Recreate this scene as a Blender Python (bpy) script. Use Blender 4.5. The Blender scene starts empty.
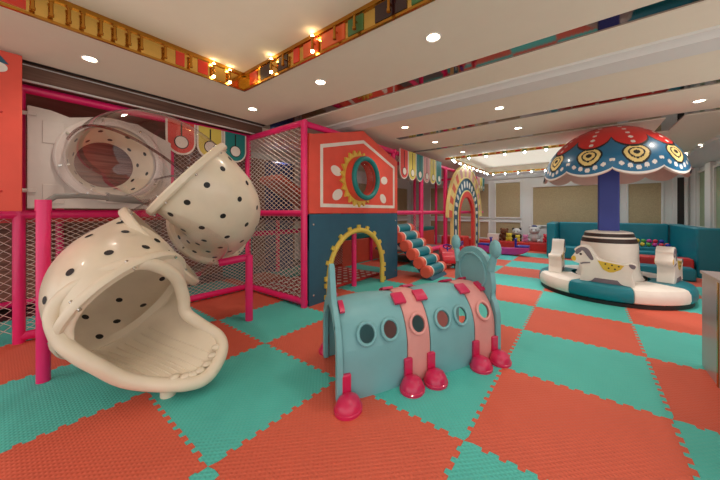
import bpy, bmesh, math, random
from mathutils import Vector, Matrix
random.seed(7)
S = bpy.context.scene
C = S.collection
PI = math.pi
R = math.radians
sin, cos = math.sin, math.cos

# ------------------------------------------------------------------ materials
def lin(c):
    out = []
    for v in c:
        v /= 255.0
        out.append(v / 12.92 if v <= .04045 else ((v + .055) / 1.055) ** 2.4)
    return (out[0], out[1], out[2], 1)

def mat(name, rgb, rough=.5, metal=0, coat=0, noise=.04, nscale=6, bump=0, bscale=80, sss=0):
    m = bpy.data.materials.new(name); m.use_nodes = True
    nt = m.node_tree; b = nt.nodes['Principled BSDF']
    b.inputs['Roughness'].default_value = rough
    b.inputs['Metallic'].default_value = metal
    b.inputs['Coat Weight'].default_value = coat
    tc = nt.nodes.new('ShaderNodeTexCoord')
    n = nt.nodes.new('ShaderNodeTexNoise'); n.inputs['Scale'].default_value = nscale
    n.inputs['Detail'].default_value = 3
    nt.links.new(tc.outputs['Object'], n.inputs['Vector'])
    r = nt.nodes.new('ShaderNodeValToRGB')
    c = lin(rgb)
    r.color_ramp.elements[0].color = tuple(max(0, v * (1 - noise)) for v in c[:3]) + (1,)
    r.color_ramp.elements[1].color = tuple(min(1, v * (1 + noise)) for v in c[:3]) + (1,)
    r.color_ramp.elements[0].position = .3; r.color_ramp.elements[1].position = .7
    nt.links.new(n.outputs['Fac'], r.inputs['Fac'])
    nt.links.new(r.outputs['Color'], b.inputs['Base Color'])
    if bump:
        n2 = nt.nodes.new('ShaderNodeTexNoise'); n2.inputs['Scale'].default_value = bscale
        nt.links.new(tc.outputs['Object'], n2.inputs['Vector'])
        bp = nt.nodes.new('ShaderNodeBump'); bp.inputs['Strength'].default_value = bump
        bp.inputs['Distance'].default_value = .01
        nt.links.new(n2.outputs['Fac'], bp.inputs['Height'])
        nt.links.new(bp.outputs['Normal'], b.inputs['Normal'])
    if sss:
        b.inputs['Subsurface Weight'].default_value = sss
        b.inputs['Subsurface Radius'].default_value = (.05, .04, .03)
    return m

def emat(name, rgb, strength):
    m = bpy.data.materials.new(name); m.use_nodes = True
    b = m.node_tree.nodes['Principled BSDF']
    b.inputs['Base Color'].default_value = lin(rgb)
    b.inputs['Emission Color'].default_value = lin(rgb)
    b.inputs['Emission Strength'].default_value = strength
    return m

def mat_foam(name, rgb):
    m = mat(name, rgb, rough=.62, noise=.03, nscale=3)
    nt = m.node_tree; b = nt.nodes['Principled BSDF']
    tc = nt.nodes.new('ShaderNodeTexCoord')
    ws = []
    for rot in (45, -45):
        mp = nt.nodes.new('ShaderNodeMapping'); mp.inputs['Rotation'].default_value = (0, 0, R(rot))
        w = nt.nodes.new('ShaderNodeTexWave'); w.inputs['Scale'].default_value = 13
        nt.links.new(tc.outputs['Object'], mp.inputs['Vector']); nt.links.new(mp.outputs['Vector'], w.inputs['Vector'])
        ws.append(w)
    mx = nt.nodes.new('ShaderNodeMath'); mx.operation = 'MULTIPLY'
    nt.links.new(ws[0].outputs['Fac'], mx.inputs[0]); nt.links.new(ws[1].outputs['Fac'], mx.inputs[1])
    bp = nt.nodes.new('ShaderNodeBump'); bp.inputs['Strength'].default_value = .55; bp.inputs['Distance'].default_value = .006
    nt.links.new(mx.outputs[0], bp.inputs['Height']); nt.links.new(bp.outputs['Normal'], b.inputs['Normal'])
    return m

def mat_clear(name, tint=(253, 250, 250)):
    m = bpy.data.materials.new(name); m.use_nodes = True
    nt = m.node_tree; nt.nodes.clear()
    out = nt.nodes.new('ShaderNodeOutputMaterial')
    tr = nt.nodes.new('ShaderNodeBsdfTransparent'); tr.inputs['Color'].default_value = lin(tint)
    gl = nt.nodes.new('ShaderNodeBsdfGlossy'); gl.inputs['Roughness'].default_value = .04
    fr = nt.nodes.new('ShaderNodeFresnel'); ge = nt.nodes.new('ShaderNodeNewGeometry'); io = nt.nodes.new('ShaderNodeMapRange')
    io.inputs['To Min'].default_value = 1.45; io.inputs['To Max'].default_value = 1 / 1.45
    nt.links.new(ge.outputs['Backfacing'], io.inputs['Value']); nt.links.new(io.outputs[0], fr.inputs['IOR'])
    mx = nt.nodes.new('ShaderNodeMixShader')
    nt.links.new(fr.outputs[0], mx.inputs[0]); nt.links.new(tr.outputs[0], mx.inputs[1]); nt.links.new(gl.outputs[0], mx.inputs[2])
    nt.links.new(mx.outputs[0], out.inputs[0])
    return m

def mat_wood(name, a, b_, scale=1.5):
    m = mat(name, a, rough=.45)
    nt = m.node_tree; b = nt.nodes['Principled BSDF']
    tc = nt.nodes.new('ShaderNodeTexCoord'); mp = nt.nodes.new('ShaderNodeMapping')
    mp.inputs['Scale'].default_value = (1, .25, 6)
    n = nt.nodes.new('ShaderNodeTexNoise'); n.inputs['Scale'].default_value = scale * 3; n.inputs['Detail'].default_value = 6
    r = nt.nodes.new('ShaderNodeValToRGB'); r.color_ramp.elements[0].color = lin(a); r.color_ramp.elements[1].color = lin(b_)
    r.color_ramp.elements[0].position = .35; r.color_ramp.elements[1].position = .65
    nt.links.new(tc.outputs['Object'], mp.inputs['Vector']); nt.links.new(mp.outputs['Vector'], n.inputs['Vector'])
    nt.links.new(n.outputs['Fac'], r.inputs['Fac']); nt.links.new(r.outputs['Color'], b.inputs['Base Color'])
    return m

M = {}
M['teal_mat'] = mat_foam('teal_foam', (80, 190, 180))
M['orange_mat'] = mat_foam('orange_foam', (212, 94, 70))
M['pink'] = mat('pink_vinyl', (238, 30, 112), .35, coat=.2)
M['cream'] = mat('cream_plastic', (232, 218, 196), .32, coat=.25, sss=.15)
M['black'] = mat('black_print', (18, 16, 18), .5)
M['clear'] = mat_clear('clear_acrylic')
M['grey'] = mat('grey_plastic', (130, 125, 122), .45)
M['panelwhite'] = mat('panel_white', (214, 205, 198), .4)
M['net'] = mat('net_cord', (236, 220, 210), .8)
M['netpink'] = mat('pink_net_cord', (205, 90, 120), .8)
M['red'] = mat('red_board', (226, 70, 62), .5)
M['orangered'] = mat('orange_red_board', (232, 84, 66), .5)
M['blueboard'] = mat('slate_blue_board', (40, 92, 116), .5)
M['white'] = mat('white_vinyl', (236, 228, 218), .45)
M['yellow'] = mat('yellow_board', (226, 196, 84), .5)
M['lime'] = mat('lime_yellow_board', (226, 206, 92), .5)
M['teal'] = mat('teal_vinyl', (0, 122, 138), .42, coat=.1)
M['tealboard'] = mat('teal_board', (20, 130, 128), .5)
M['coral'] = mat('coral_vinyl', (232, 96, 74), .45)
M['redvinyl'] = mat('red_vinyl', (205, 44, 40), .4)
M['navy'] = mat('navy_blue', (34, 50, 110), .5)
M['column'] = mat('violet_blue_vinyl', (52, 66, 150), .5)
M['brown'] = mat('dark_brown_band', (48, 30, 26), .5)
M['catteal'] = mat('dusty_teal_plastic', (118, 176, 184), .42)
M['catpink'] = mat('dusty_pink_plastic', (222, 154, 150), .42)
M['crimson'] = mat('crimson_plastic', (204, 30, 86), .32, coat=.3)
M['canblue'] = mat('canopy_blue', (30, 108, 150), .35, coat=.3)
M['canred'] = mat('canopy_red', (206, 34, 34), .35, coat=.3)
M['canwhite'] = mat('canopy_white_dot', (232, 226, 220), .4)
M['canyellow'] = mat('canopy_cream', (240, 214, 140), .4)
M['canin'] = mat('canopy_lining', (226, 190, 176), .6)
M['saddle'] = mat('saddle_yellow', (220, 186, 60), .5)
M['mauve'] = mat('mauve_grey', (120, 108, 116), .55)
M['ceiling'] = mat('ceiling_paint', (240, 230, 210), .85, noise=.01)
M['wallwhite'] = mat('wall_paint_white', (224, 222, 218), .7, noise=.01)
M['wallpaper'] = mat('beige_wallpaper', (178, 158, 122), .8, noise=.14, nscale=55)
M['soffit'] = mat_wood('soffit_brown', (96, 66, 54), (132, 98, 82))
M['backwood'] = mat_wood('backdrop_wood', (116, 72, 60), (160, 112, 92))
M['dark'] = mat('groove_dark', (26, 16, 14), .4)
M['mirror'] = mat('tinted_mirror', (150, 132, 126), .04, metal=1, noise=.02)
M['gold'] = mat('gold_mirror', (232, 196, 112), .16, metal=1, noise=.05, nscale=20)
M['goldlamp'] = mat('brass', (196, 142, 62), .22, metal=1)
M['chrome'] = mat('chrome', (200, 196, 190), .15, metal=1)
M['inlayred'] = mat('inlay_red', (214, 52, 34), .2, coat=.5)
M['inlayorange'] = mat('inlay_orange', (220, 92, 48), .2, coat=.5)
M['inlaygreen'] = mat('inlay_green', (70, 110, 60), .2, coat=.5)
M['reflectdark'] = mat('dark_reflection', (50, 22, 26), .2, coat=.5)  # dark reflections in the gold fascia, painted as panel colour
M['counter'] = mat('lavender_grey_laminate', (166, 152, 154), .3, coat=.2)
M['counterwood'] = mat_wood('counter_top_wood', (176, 130, 84), (200, 156, 106))
M['lamp'] = emat('lamp_lens', (255, 236, 208), 14)
M['bulbwarm'] = emat('warm_bulb', (255, 226, 170), 40)
M['bulbcool'] = emat('cool_bulb', (235, 248, 255), 30)
M['plushbrown'] = mat('plush_brown', (112, 66, 40), .95, bump=.5, bscale=60)
M['plushdark'] = mat('plush_dark', (44, 36, 40), .95, bump=.5, bscale=60)
M['plushwhite'] = mat('plush_white', (208, 204, 200), .95, bump=.4, bscale=60)
M['plushyellow'] = mat('plush_yellow', (226, 200, 70), .95, bump=.4, bscale=60)
M['plushpink'] = mat('plush_pink', (222, 130, 170), .95, bump=.4, bscale=60)
M['toyblue'] = mat('toy_blue', (30, 50, 160), .35, coat=.3)
M['toymagenta'] = mat('toy_magenta', (190, 50, 140), .35, coat=.3)
M['toygreen'] = mat('toy_green', (90, 160, 70), .35, coat=.3)
M['toyred'] = mat('toy_red', (212, 40, 60), .35, coat=.3)
M['rubber'] = mat('tyre_dark', (40, 44, 40), .6)
M['greymesh'] = mat('trampoline_grey', (110, 104, 104), .7)
M['doorgreen'] = mat('sage_panel', (150, 164, 132), .6)

# ------------------------------------------------------------------ mesh builder
XF = lambda v: v
class MB:
    def __init__(s): s.v = []; s.f = []; s.m = []
    def add(s, vs, fs, mi=0):
        o = len(s.v); s.v += [Vector(p) for p in vs]
        for f in fs: s.f.append([o + i for i in f]); s.m.append(mi)
        return s
    def box(s, x0, x1, y0, y1, z0, z1, mi=0, mx=None):
        vs = [Vector((x, y, z)) for x in (x0, x1) for y in (y0, y1) for z in (z0, z1)]
        if mx: vs = [mx @ v for v in vs]
        return s.add(vs, [(0, 1, 3, 2), (4, 6, 7, 5), (0, 4, 5, 1), (2, 3, 7, 6), (0, 2, 6, 4), (1, 5, 7, 3)], mi)
    def path(s, pts, r, n=12, closed=False, caps=True, mi=0):
        pts = [Vector(p) for p in pts]; N = len(pts)
        rs = r if isinstance(r, (list, tuple)) else [r] * N
        t0 = (pts[1] - pts[0]).normalized()
        u = t0.orthogonal().normalized(); vs = []
        for i, p in enumerate(pts):
            if closed: t = (pts[(i + 1) % N] - pts[i - 1]).normalized()
            else: t = (pts[min(i + 1, N - 1)] - pts[max(i - 1, 0)]).normalized()
            u = (u - t * u.dot(t)).normalized(); w = t.cross(u)
            for k in range(n):
                a = 2 * PI * k / n
                vs.append(p + (u * cos(a) + w * sin(a)) * rs[i])
        fs = []
        for i in range(N if closed else N - 1):
            j = (i + 1) % N
            for k in range(n):
                l = (k + 1) % n
                fs.append((i * n + k, i * n + l, j * n + l, j * n + k))
        if caps and not closed:
            fs.append(tuple(range(n - 1, -1, -1))); fs.append(tuple((N - 1) * n + k for k in range(n)))
        return s.add(vs, fs, mi)
    def cyl(s, p0, p1, r, n=16, mi=0, r1=None): return s.path([p0, p1], [r, r if r1 is None else r1], n, mi=mi)
    def lathe(s, prof, n=32, c=(0, 0, 0), mx=None, mi=0, mis=None):
        c = Vector(c); vs = []
        for (r, z) in prof:
            for k in range(n):
                a = 2 * PI * k / n
                q = Vector((max(r, 1e-4) * cos(a), max(r, 1e-4) * sin(a), z))
                vs.append((mx @ q if mx else q) + c)
        for i in range(len(prof) - 1):
            s_f = [(i * n + k, i * n + (k + 1) % n, (i + 1) * n + (k + 1) % n, (i + 1) * n + k) for k in range(n)]
            if i == 0: s.add(vs, s_f, mis[0] if mis else mi); base = len(s.v) - len(vs)
            else:
                for f in s_f: s.f.append([base + q for q in f]); s.m.append(mis[i] if mis else mi)
        return s
    def sphere(s, c, r, n=16, mi=0, mx=None):
        rr = r if isinstance(r, (list, tuple)) else (r, r, r)
        h = n // 2
        S_ = Matrix.Diagonal((rr[0], rr[1], rr[2])).to_3x3()
        mm = (mx.to_3x3() @ S_) if mx else S_
        return s.lathe([(sin(PI * i / h), -cos(PI * i / h)) for i in range(h + 1)], n, c, mm, mi)
    def prism(s, poly, fn, d0, d1, mi=0, mside=None):
        """poly: 2D outline; fn(a,b,d)->3D"""
        n = len(poly)
        vs = [fn(a, b, d0) for a, b in poly] + [fn(a, b, d1) for a, b in poly]
        s.add(vs, [tuple(range(n - 1, -1, -1)), tuple(range(n, 2 * n))], mi)
        o = len(s.v) - 2 * n
        for i in range(n):
            j = (i + 1) % n
            s.f.append([o + i, o + j, o + n + j, o + n + i]); s.m.append(mi if mside is None else mside)
        return s
    def strip(s, A, B, fn, d0, d1, closed=False, mi=0):
        """solid band between two outlines with matching points"""
        n = len(A)
        vs = [fn(a, b, d) for d in (d0, d1) for P_ in (A, B) for a, b in P_]
        fs = []
        for i in range(n if closed else n - 1):
            j = (i + 1) % n
            fs += [(i, n + i, n + j, j), (2 * n + i, 2 * n + j, 3 * n + j, 3 * n + i),
                   (i, j, 2 * n + j, 2 * n + i), (n + i, 3 * n + i, 3 * n + j, n + j)]
        if not closed:
            fs += [(0, 2 * n, 3 * n, n), (n - 1, 2 * n - 1, 4 * n - 1, 3 * n - 1)]
        return s.add(vs, fs, mi)
    def each(s, name, mats, parent=None, **k):
        n = len(s.v); root = list(range(n))
        def find(i):
            while root[i] != i: root[i] = root[root[i]]; i = root[i]
            return i
        for f in s.f:
            for q in f[1:]: root[find(q)] = find(f[0])
        groups = {}
        for f, m in zip(s.f, s.m): groups.setdefault(find(f[0]), []).append((f, m))
        out = []
        for fl_ in groups.values():
            idx = sorted({i for f, m in fl_ for i in f}); mp = {i: j for j, i in enumerate(idx)}
            b = MB(); b.v = [s.v[i] for i in idx]; b.f = [[mp[i] for i in f] for f, m in fl_]; b.m = [m for f, m in fl_]
            out.append(b.build(name, mats, parent, **k))
        return out
    def build(s, name, mats, parent=None, origin=None, bevel=0, seg=3, solid=0, sub=0, ang=38, xform=None):
        me = bpy.data.meshes.new(name)
        o = bpy.data.objects.new(name, me); C.objects.link(o)
        off = Vector((0, 0, 0))
        if parent is not None:
            p = parent
            while p is not None: off += p.location; p = p.parent
        if origin is not None: org = Vector(origin)
        elif parent is not None: org = off
        else:
            xs = [v.x for v in s.v]; ys = [v.y for v in s.v]; zs = [v.z for v in s.v]
            org = Vector(((min(xs) + max(xs)) / 2, (min(ys) + max(ys)) / 2, min(zs)))
        me.from_pydata([XF(v - org) for v in s.v], [], s.f)
        for mm in (mats if isinstance(mats, (list, tuple)) else [mats]):
            me.materials.append(M[mm] if isinstance(mm, str) else mm)
        me.polygons.foreach_set('material_index', s.m)
        bm = bmesh.new(); bm.from_mesh(me); bmesh.ops.recalc_face_normals(bm, faces=bm.faces); bm.to_mesh(me); bm.free()
        me.polygons.foreach_set('use_smooth', [True] * len(me.polygons))
        me.set_sharp_from_angle(angle=R(ang)); me.update()
        o.location = org - off
        if parent is not None: o.parent = parent
        if solid:
            q = o.modifiers.new('solid', 'SOLIDIFY'); q.thickness = solid; q.offset = 0
        if bevel:
            q = o.modifiers.new('bevel', 'BEVEL'); q.width = bevel; q.segments = seg; q.limit_method = 'ANGLE'; q.angle_limit = R(40)
        if sub:
            q = o.modifiers.new('sub', 'SUBSURF'); q.levels = sub; q.render_levels = sub
        return o

def tag(o, label=None, cat=None, group=None, kind=None):
    if label: o['label'] = label
    if cat: o['category'] = cat
    if group: o['group'] = group
    if kind: o['kind'] = kind
    return o
def thing(name, label, cat, loc=(0, 0, 0), group=None):
    o = bpy.data.objects.new(name, None); C.objects.link(o); o.location = loc
    o.empty_display_size = .1
    return tag(o, label, cat, group)
def struct(name, mb, m, parent=None, **k):
    o = mb.build(name, m, parent, **k); o['kind'] = 'structure'; return o
def kids(o): return [c for c in bpy.data.objects if c.parent == o]
def dup(o, parent=None):
    c = o.copy(); C.objects.link(c)
    if parent is not None: c.parent = parent
    for ch in kids(o): dup(ch, c)
    return c
XP = lambda y, z, d: (d, y, z)           # boards facing +X
YP = lambda x, z, d: (x, d, z)           # boards facing -Y
def circ(cx, cy, rx, ry=None, n=32, a0=0, a1=2 * PI, end=False):
    ry = rx if ry is None else ry
    return [(cx + rx * cos(a0 + (a1 - a0) * i / n), cy + ry * sin(a0 + (a1 - a0) * i / n)) for i in range(n + (1 if end else 0))]
def hermite(p0, t0, p1, t1, n, L=None):
    p0, t0, p1, t1 = map(Vector, (p0, t0, p1, t1))
    d = (p1 - p0).length
    k0, k1 = (L if L else (d, d)) if not isinstance(L, (int, float)) else (L, L)
    t0 = t0.normalized() * k0; t1 = t1.normalized() * k1
    out = []
    for i in range(n + 1):
        t = i / n
        out.append(p0 * (2 * t**3 - 3 * t**2 + 1) + t0 * (t**3 - 2 * t**2 + t) + p1 * (-2 * t**3 + 3 * t**2) + t1 * (t**3 - t**2))
    return out

# ------------------------------------------------------------------ camera
YAW = .66551
cam = bpy.data.objects.new('camera', bpy.data.cameras.new('camera')); C.objects.link(cam)
cam.location = (0, 0, 1.339); cam.rotation_euler = (PI / 2, 0, YAW)
cam.data.sensor_width = 36; cam.data.lens = 286.384 / 720 * 36; cam.data.shift_y = -28.65 / 720
cam.data.clip_start = .02
S.camera = cam
def PR(X, Y, Z):
    d = -sin(YAW) * X + cos(YAW) * Y; r = cos(YAW) * X + sin(YAW) * Y
    if d < .05: return None
    return 360 + 286.384 * r / d, 211.35 - 286.384 * (Z - 1.339) / d

# ------------------------------------------------------------------ setting
CZ = 2.8
struct('floor', MB().box(-6.4, 2.4, -2.6, 12.1, -.12, -.021), 'dark')
struct('wall_back', MB().box(-6.5, 2.5, 12, 12.1, -.12, 3.1), 'wallwhite')
struct('wall_left', MB().box(-6.5, -6.4, -2.6, 12, -.12, 3.1), 'wallwhite')
struct('wall_right', MB().box(2.4, 2.5, 5.6, 12, -.12, 3.1), 'wallwhite')
def panel_back(n, x0, x1, z0, z1):
    w = .05
    p = struct('trim_%d' % n, MB().strip([(x0 - w, z0 - w), (x1 + w, z0 - w), (x1 + w, z1 + w), (x0 - w, z1 + w)],
                                     [(x0, z0), (x1, z0), (x1, z1), (x0, z1)], YP, 11.95, 11.999, closed=True), 'wallwhite', bevel=.01)
    MB().box(x0, x1, 11.985, 11.999, z0, z1).build('wallpaper_panel', 'wallpaper', p)
n = 1
for a in ((-5.4, -4.5, 1.12, 2.35), (-4.25, -3.45, 1.12, 2.35), (-3.3, -2.98, 1.12, 2.42), (-2.71, -1.88, 1.12, 2.42), (-1.47, .8, .85, 2.2), (1.05, 1.75, .85, 2.17),
          (-5.4, -4.5, .3, .92), (-4.25, -3.45, .3, .92), (-3.3, -2.98, .3, .92), (-2.71, -1.88, .3, .92)):
    panel_back(n, *a); n += 1
for yy in (5.4, 6.7, 8.0, 9.3, 10.6):
    w = .05
    for z0, z1 in ((1.12, 2.35), (.3, .92)):
        p = struct('trim_%d' % n, MB().strip([(yy - w, z0 - w), (yy + 1 + w, z0 - w), (yy + 1 + w, z1 + w), (yy - w, z1 + w)],
                   [(yy, z0), (yy + 1, z0), (yy + 1, z1), (yy, z1)], XP, -6.4, -6.35, closed=True), 'wallwhite', bevel=.01)
        MB().box(-6.4, -6.385, yy, yy + 1, z0, z1).build('wallpaper_panel', 'wallpaper', p); n += 1
# cornices
struct('trim_%d' % n, MB().prism([(12, 2.8), (11.72, 2.8), (11.72, 2.74), (11.84, 2.7), (11.9, 2.58), (12, 2.55)], lambda a, b, d: (d, a, b), -6.4, 2.4), 'wallwhite'); n += 1
struct('trim_%d' % n, MB().prism([(2.4, 2.8), (2.0, 2.8), (2.0, 2.74), (2.14, 2.7), (2.28, 2.55), (2.4, 2.5)], lambda a, b, d: (a, d, b), 5.2, 11.7), 'wallwhite'); n += 1
struct('baseboard_back', MB().box(-6.4, 2.4, 11.96, 12, -.02, .12), 'wallwhite')
# right wall pilasters and slots
for i, (y0, y1) in enumerate(((11.55, 11.95), (10.35, 10.75), (9.0, 9.4))):
    struct('trim_%d' % n, MB().box(2.31, 2.4, y0, y1, -.02, 2.5), 'wallwhite', bevel=.01); n += 1
for i, (y0, y1) in enumerate(((10.8, 11.5), (9.45, 10.3))):
    w_ = struct('window_%d' % (i + 1), MB().strip([(y0, .9), (y1, .9), (y1, 2.4), (y0, 2.4)], [(y0 + .05, .95), (y1 - .05, .95), (y1 - .05, 2.35), (y0 + .05, 2.35)], XP, 2.34, 2.39, closed=True), 'wallwhite')
    MB().box(2.38, 2.395, y0 + .05, y1 - .05, .95, 2.35).build('blind', 'doorgreen', w_)
d_ = struct('door_1', MB().box(1.98, 2.06, 11.93, 11.995, -.02, 2.3).box(2.2, 2.26, 11.93, 11.995, -.02, 2.3), 'wallwhite')
MB().box(2.06, 2.2, 11.97, 11.996, 0, 2.3).build('dark_gap', 'dark', d_)

# ceiling
def slab(x0, x1, y0, y1, z=CZ, m='ceiling', nm='ceiling', t=.06): return struct(nm, MB().box(x0, x1, y0, y1, z, z + t), m)
c_ = MB()
for q in ((-4.25, -3.25, -2.6, 2.86), (-3.25, 2.4, 1.87, 2.86), (-3.25, 2.4, -2.6, -1.5), (1.9, 2.4, -1.5, 1.87),
          (-6.4, 2.4, 3.06, 4.95), (-6.4, 2.4, 5.15, 6.3), (-6.4, 1.0, 6.5, 7.57), (-6.4, -3.0, 7.57, 11.55),
          (.8, 1.0, 7.57, 11.55), (1.2, 2.4, 6.5, 11.55), (1.0, 1.2, 7.57, 11.55), (-6.4, 2.4, 11.55, 12.0)):
    c_.box(q[0], q[1], q[2], q[3], CZ, CZ + .06)
c_.box(-3.35, 2.0, -1.6, 1.97, 3.0, 3.06)          # tray tops
c_.box(-3.1, .9, 7.47, 11.65, 2.97, 3.03)
for q in ((-3.1, -3.0, 7.47, 11.65), (.8, .9, 7.47, 11.65), (-3.0, .8, 7.47, 7.57), (-3.0, .8, 11.55, 11.65)):
    c_.box(q[0], q[1], q[2], q[3], CZ + .06, 2.97)
for q in ((1.9, 2.0, -1.5, 1.87), (-3.25, 2.0, -1.6, -1.5), (-3.35, -3.25, -1.6, 1.97), (-3.25, 2.0, 1.87, 1.97)):
    c_.box(q[0], q[1], q[2], q[3], CZ + .06, 3.0)
struct('ceiling', c_, 'ceiling')
struct('trim_%d' % n, MB().box(-6.4, -4.46, -2.6, 2.86, 2.65, 2.72).box(-4.46, -4.4, -2.6, 2.86, 2.65, 2.86), 'soffit'); n += 1
struct('trim_%d' % n, MB().box(-4.415, -4.385, -2.6, 2.86, 2.64, 2.655).box(-4.41, -4.39, -2.6, 2.86, 2.80, 2.81), 'wallwhite'); n += 1
struct('trim_%d' % n, MB().box(-4.4, -4.25, -2.6, 2.86, 2.83, 2.85), 'dark'); n += 1  # dark plate put in for the shade inside the slot
for (y0, y1, x0, x1) in ((2.86, 3.06, -4.46, 2.4), (4.95, 5.15, -3.0, 2.4), (6.3, 6.5, -3.5, 2.4)):
    struct('trim_%d' % n, MB().box(x0, x1, y0, y1, CZ + .012, CZ + .03), 'mirror'); n += 1
struct('trim_%d' % n, MB().box(-6.4, -4.46, 2.86, 3.06, 2.65, 2.86).box(-6.4, -3.0, 4.95, 5.15, CZ, CZ + .03).box(-6.4, -3.5, 6.3, 6.5, CZ, CZ + .03), 'ceiling'); n += 1
struct('trim_%d' % n, MB().box(1.0, 1.2, 6.5, 7.57, CZ + .012, CZ + .03), 'mirror'); n += 1
struct('trim_%d' % n, MB().prism([(3.5, 2.8), (3.5, 2.775), (3.55, 2.765), (3.58, 2.735), (3.82, 2.72), (3.85, 2.745), (3.9, 2.75), (3.9, 2.8)], lambda a, b, d: (d, a, b), -3.6, 2.4), 'wallwhite'); n += 1
# gold tray fascia; coloured panels paint in its pattern and mirrored reflections
g = struct('trim_%d' % n, MB().box(-3.25, -3.235, -1.5, 1.87, CZ - .005, 3.0).box(-3.25, 1.9, 1.855, 1.87, CZ - .005, 3.0), 'gold'); n += 1
MB().box(-3.25, -3.215, -1.5, 1.87, 2.965, 3.0).box(-3.25, -3.225, -1.5, 1.87, CZ - .01, CZ + .01).box(-3.25, 1.9, 1.835, 1.87, 2.965, 3.0).box(-3.25, 1.9, 1.845, 1.87, CZ - .01, CZ + .01).each('gold_bead', 'goldlamp', g)
for (y0, y1, m_) in ((-.35, .14, 'inlayred'), (1.12, 1.2, 'inlayred'), (1.33, 1.43, 'inlayred')):
    MB().box(-3.24, -3.228, y0, y1, CZ + .02, 2.955).build('pattern_reflection_panel', m_, g)
for (x0, x1, m_) in ((-3.1, -2.95, 'inlayred'), (-2.88, -2.7, 'reflectdark'), (-2.55, -2.4, 'reflectdark'), (-2.3, -2.22, 'inlayred'), (-2.15, -1.95, 'inlayorange'), (-1.9, -1.62, 'inlayorange'),
                     (-1.58, -1.42, 'inlaygreen'), (-1.3, -1.02, 'reflectdark'), (-.98, -.8, 'inlaygreen'), (-.78, -.5, 'inlayorange'), (-.45, -.2, 'inlaygreen'), (-.15, .2, 'inlayred')):
    MB().box(x0, x1, 1.846, 1.857, CZ + .02, 2.955).build('pattern_reflection_panel', m_, g)

# ------------------------------------------------------------------ floor mats
def edge_pts():
    """toothed edge running from 0 to 1"""
    d = .014; out = [(0, 0)]
    for k in range(20):
        a = .05 + k * .045; sg = d if k % 2 == 0 else -d
        out += [(a - .003, sg), (a + .048, sg)] if k % 2 == 0 else [(a + .006, sg), (a + .039, sg)]
    return out + [(.95, 0), (1, 0)]
outline = [(s, o) for s, o in edge_pts()][:-1] + [(1 + o, s) for s, o in edge_pts()][:-1] + \
          [(s, 1 + o) for s, o in reversed(edge_pts())][:-1] + [(o, s) for s, o in reversed(edge_pts())][:-1]
outline = [(.5 + (x - .5) * .9985, .5 + (y - .5) * .9985) for x, y in outline]
protos = {}
cells = []
for i in range(-5, 4):
    for j in range(-2, 12):
        X, Y = i - 1.5567, j + .6898
        if X < -6.4 or X + 1 > 2.45 or Y + 1 > 12: continue
        vis = False
        for a in (0, .25, .5, .75, 1):
            for b in (0, .25, .5, .75, 1):
                q = PR(X + a, Y + b, 0)
                if q and 0 <= q[0] <= 720 and q[1] <= 480: vis = True
        if vis: cells.append((i, j, X, Y))
words = ['nearest', 'second', 'third', 'fourth', 'fifth', 'sixth', 'seventh', 'eighth', 'ninth', 'tenth', 'eleventh', 'twelfth', 'thirteenth', 'fourteenth']
lanes = sorted(set(c[0] for c in cells))
lw = ['leftmost', 'second', 'third', 'fourth', 'fifth', 'sixth', 'seventh', 'eighth', 'ninth', 'tenth']
special = {(-1, 0): 'teal foam mat with dovetailed edges, in the foreground between slide exit and caterpillar tunnel',
           (0, 0): 'orange foam mat in the foreground, under the near end of the caterpillar tunnel',
           (0, 1): 'teal foam mat under the middle of the caterpillar tunnel and its near feet',
           (1, 1): 'large orange foam mat in the right foreground, beyond the caterpillar tunnel feet',
           (1, 2): 'teal foam mat in the right foreground, between the orange foreground mat and the carousel',
           (-1, -1): 'orange foam mat at the bottom left, in front of the slide exit'}
for i, j, X, Y in cells:
    col = 'orange' if (i + j) % 2 == 0 else 'teal'
    if col not in protos:
        o = MB().prism(outline, lambda a, b, d: (X + a, Y + b, d), -.02, 0).build('floor_mat', col + '_mat', origin=(X, Y, -.02)); protos[col] = o
    else:
        o = protos[col].copy(); C.objects.link(o)
    o.location = (X, Y, -.02)
    own = [c[1] for c in cells if c[0] == i]
    lane = lanes.index(i); row = sorted(own).index(j)
    lab = special.get((i, j)) or '%s foam floor mat, %s lane from the left, %s mat from the camera' % (col, lw[lane].replace('leftmost', 'first'), words[row].replace('nearest', 'first'))
    tag(o, lab, 'mat', 'interlocking foam floor mats')

# ------------------------------------------------------------------ nets and frames
def net(mb, o, a, b, W, H, cu=.075, cv=.06, r=.0035, mi=0):
    """diamond net on the rectangle o + u*a + v*b"""
    o, a, b = Vector(o), Vector(a), Vector(b); nrm = a.cross(b)
    def strand(u0, v0, u1, v1):
        p, q = o + a * u0 + b * v0, o + a * u1 + b * v1
        t = (q - p).normalized(); s_ = nrm.cross(t) * r; n_ = nrm * r
        mb.add([p - s_, p + s_ * .3 + n_, p + s_ * .3 - n_, q - s_, q + s_ * .3 + n_, q + s_ * .3 - n_],
               [(0, 1, 4, 3), (1, 2, 5, 4), (2, 0, 3, 5)], mi)
    k = cv / cu; c0 = -W * k
    while c0 < H:                      # v = k u + c
        u0 = max(0, -c0 / k); u1 = min(W, (H - c0) / k)
        if u1 - u0 > .01:
            strand(u0, k * u0 + c0, u1, k * u1 + c0)
            strand(W - u0, k * u0 + c0, W - u1, k * u1 + c0)
        c0 += cv
    return mb
def pole(p0, p1, parent, name='rail', m='pink', r=.046):
    mb = MB().cyl(p0, p1, r, 16)
    p0, p1 = Vector(p0), Vector(p1); L = (p1 - p0).length
    k = int(L / .55)
    for i in range(1, k + 1):          # sleeve joints
        q = p0 + (p1 - p0) * (i / (k + 1)); t = (p1 - p0).normalized()
        mb.cyl(q - t * .004, q + t * .004, r * 1.03, 16)
    return mb.build(name, m, parent)

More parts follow.
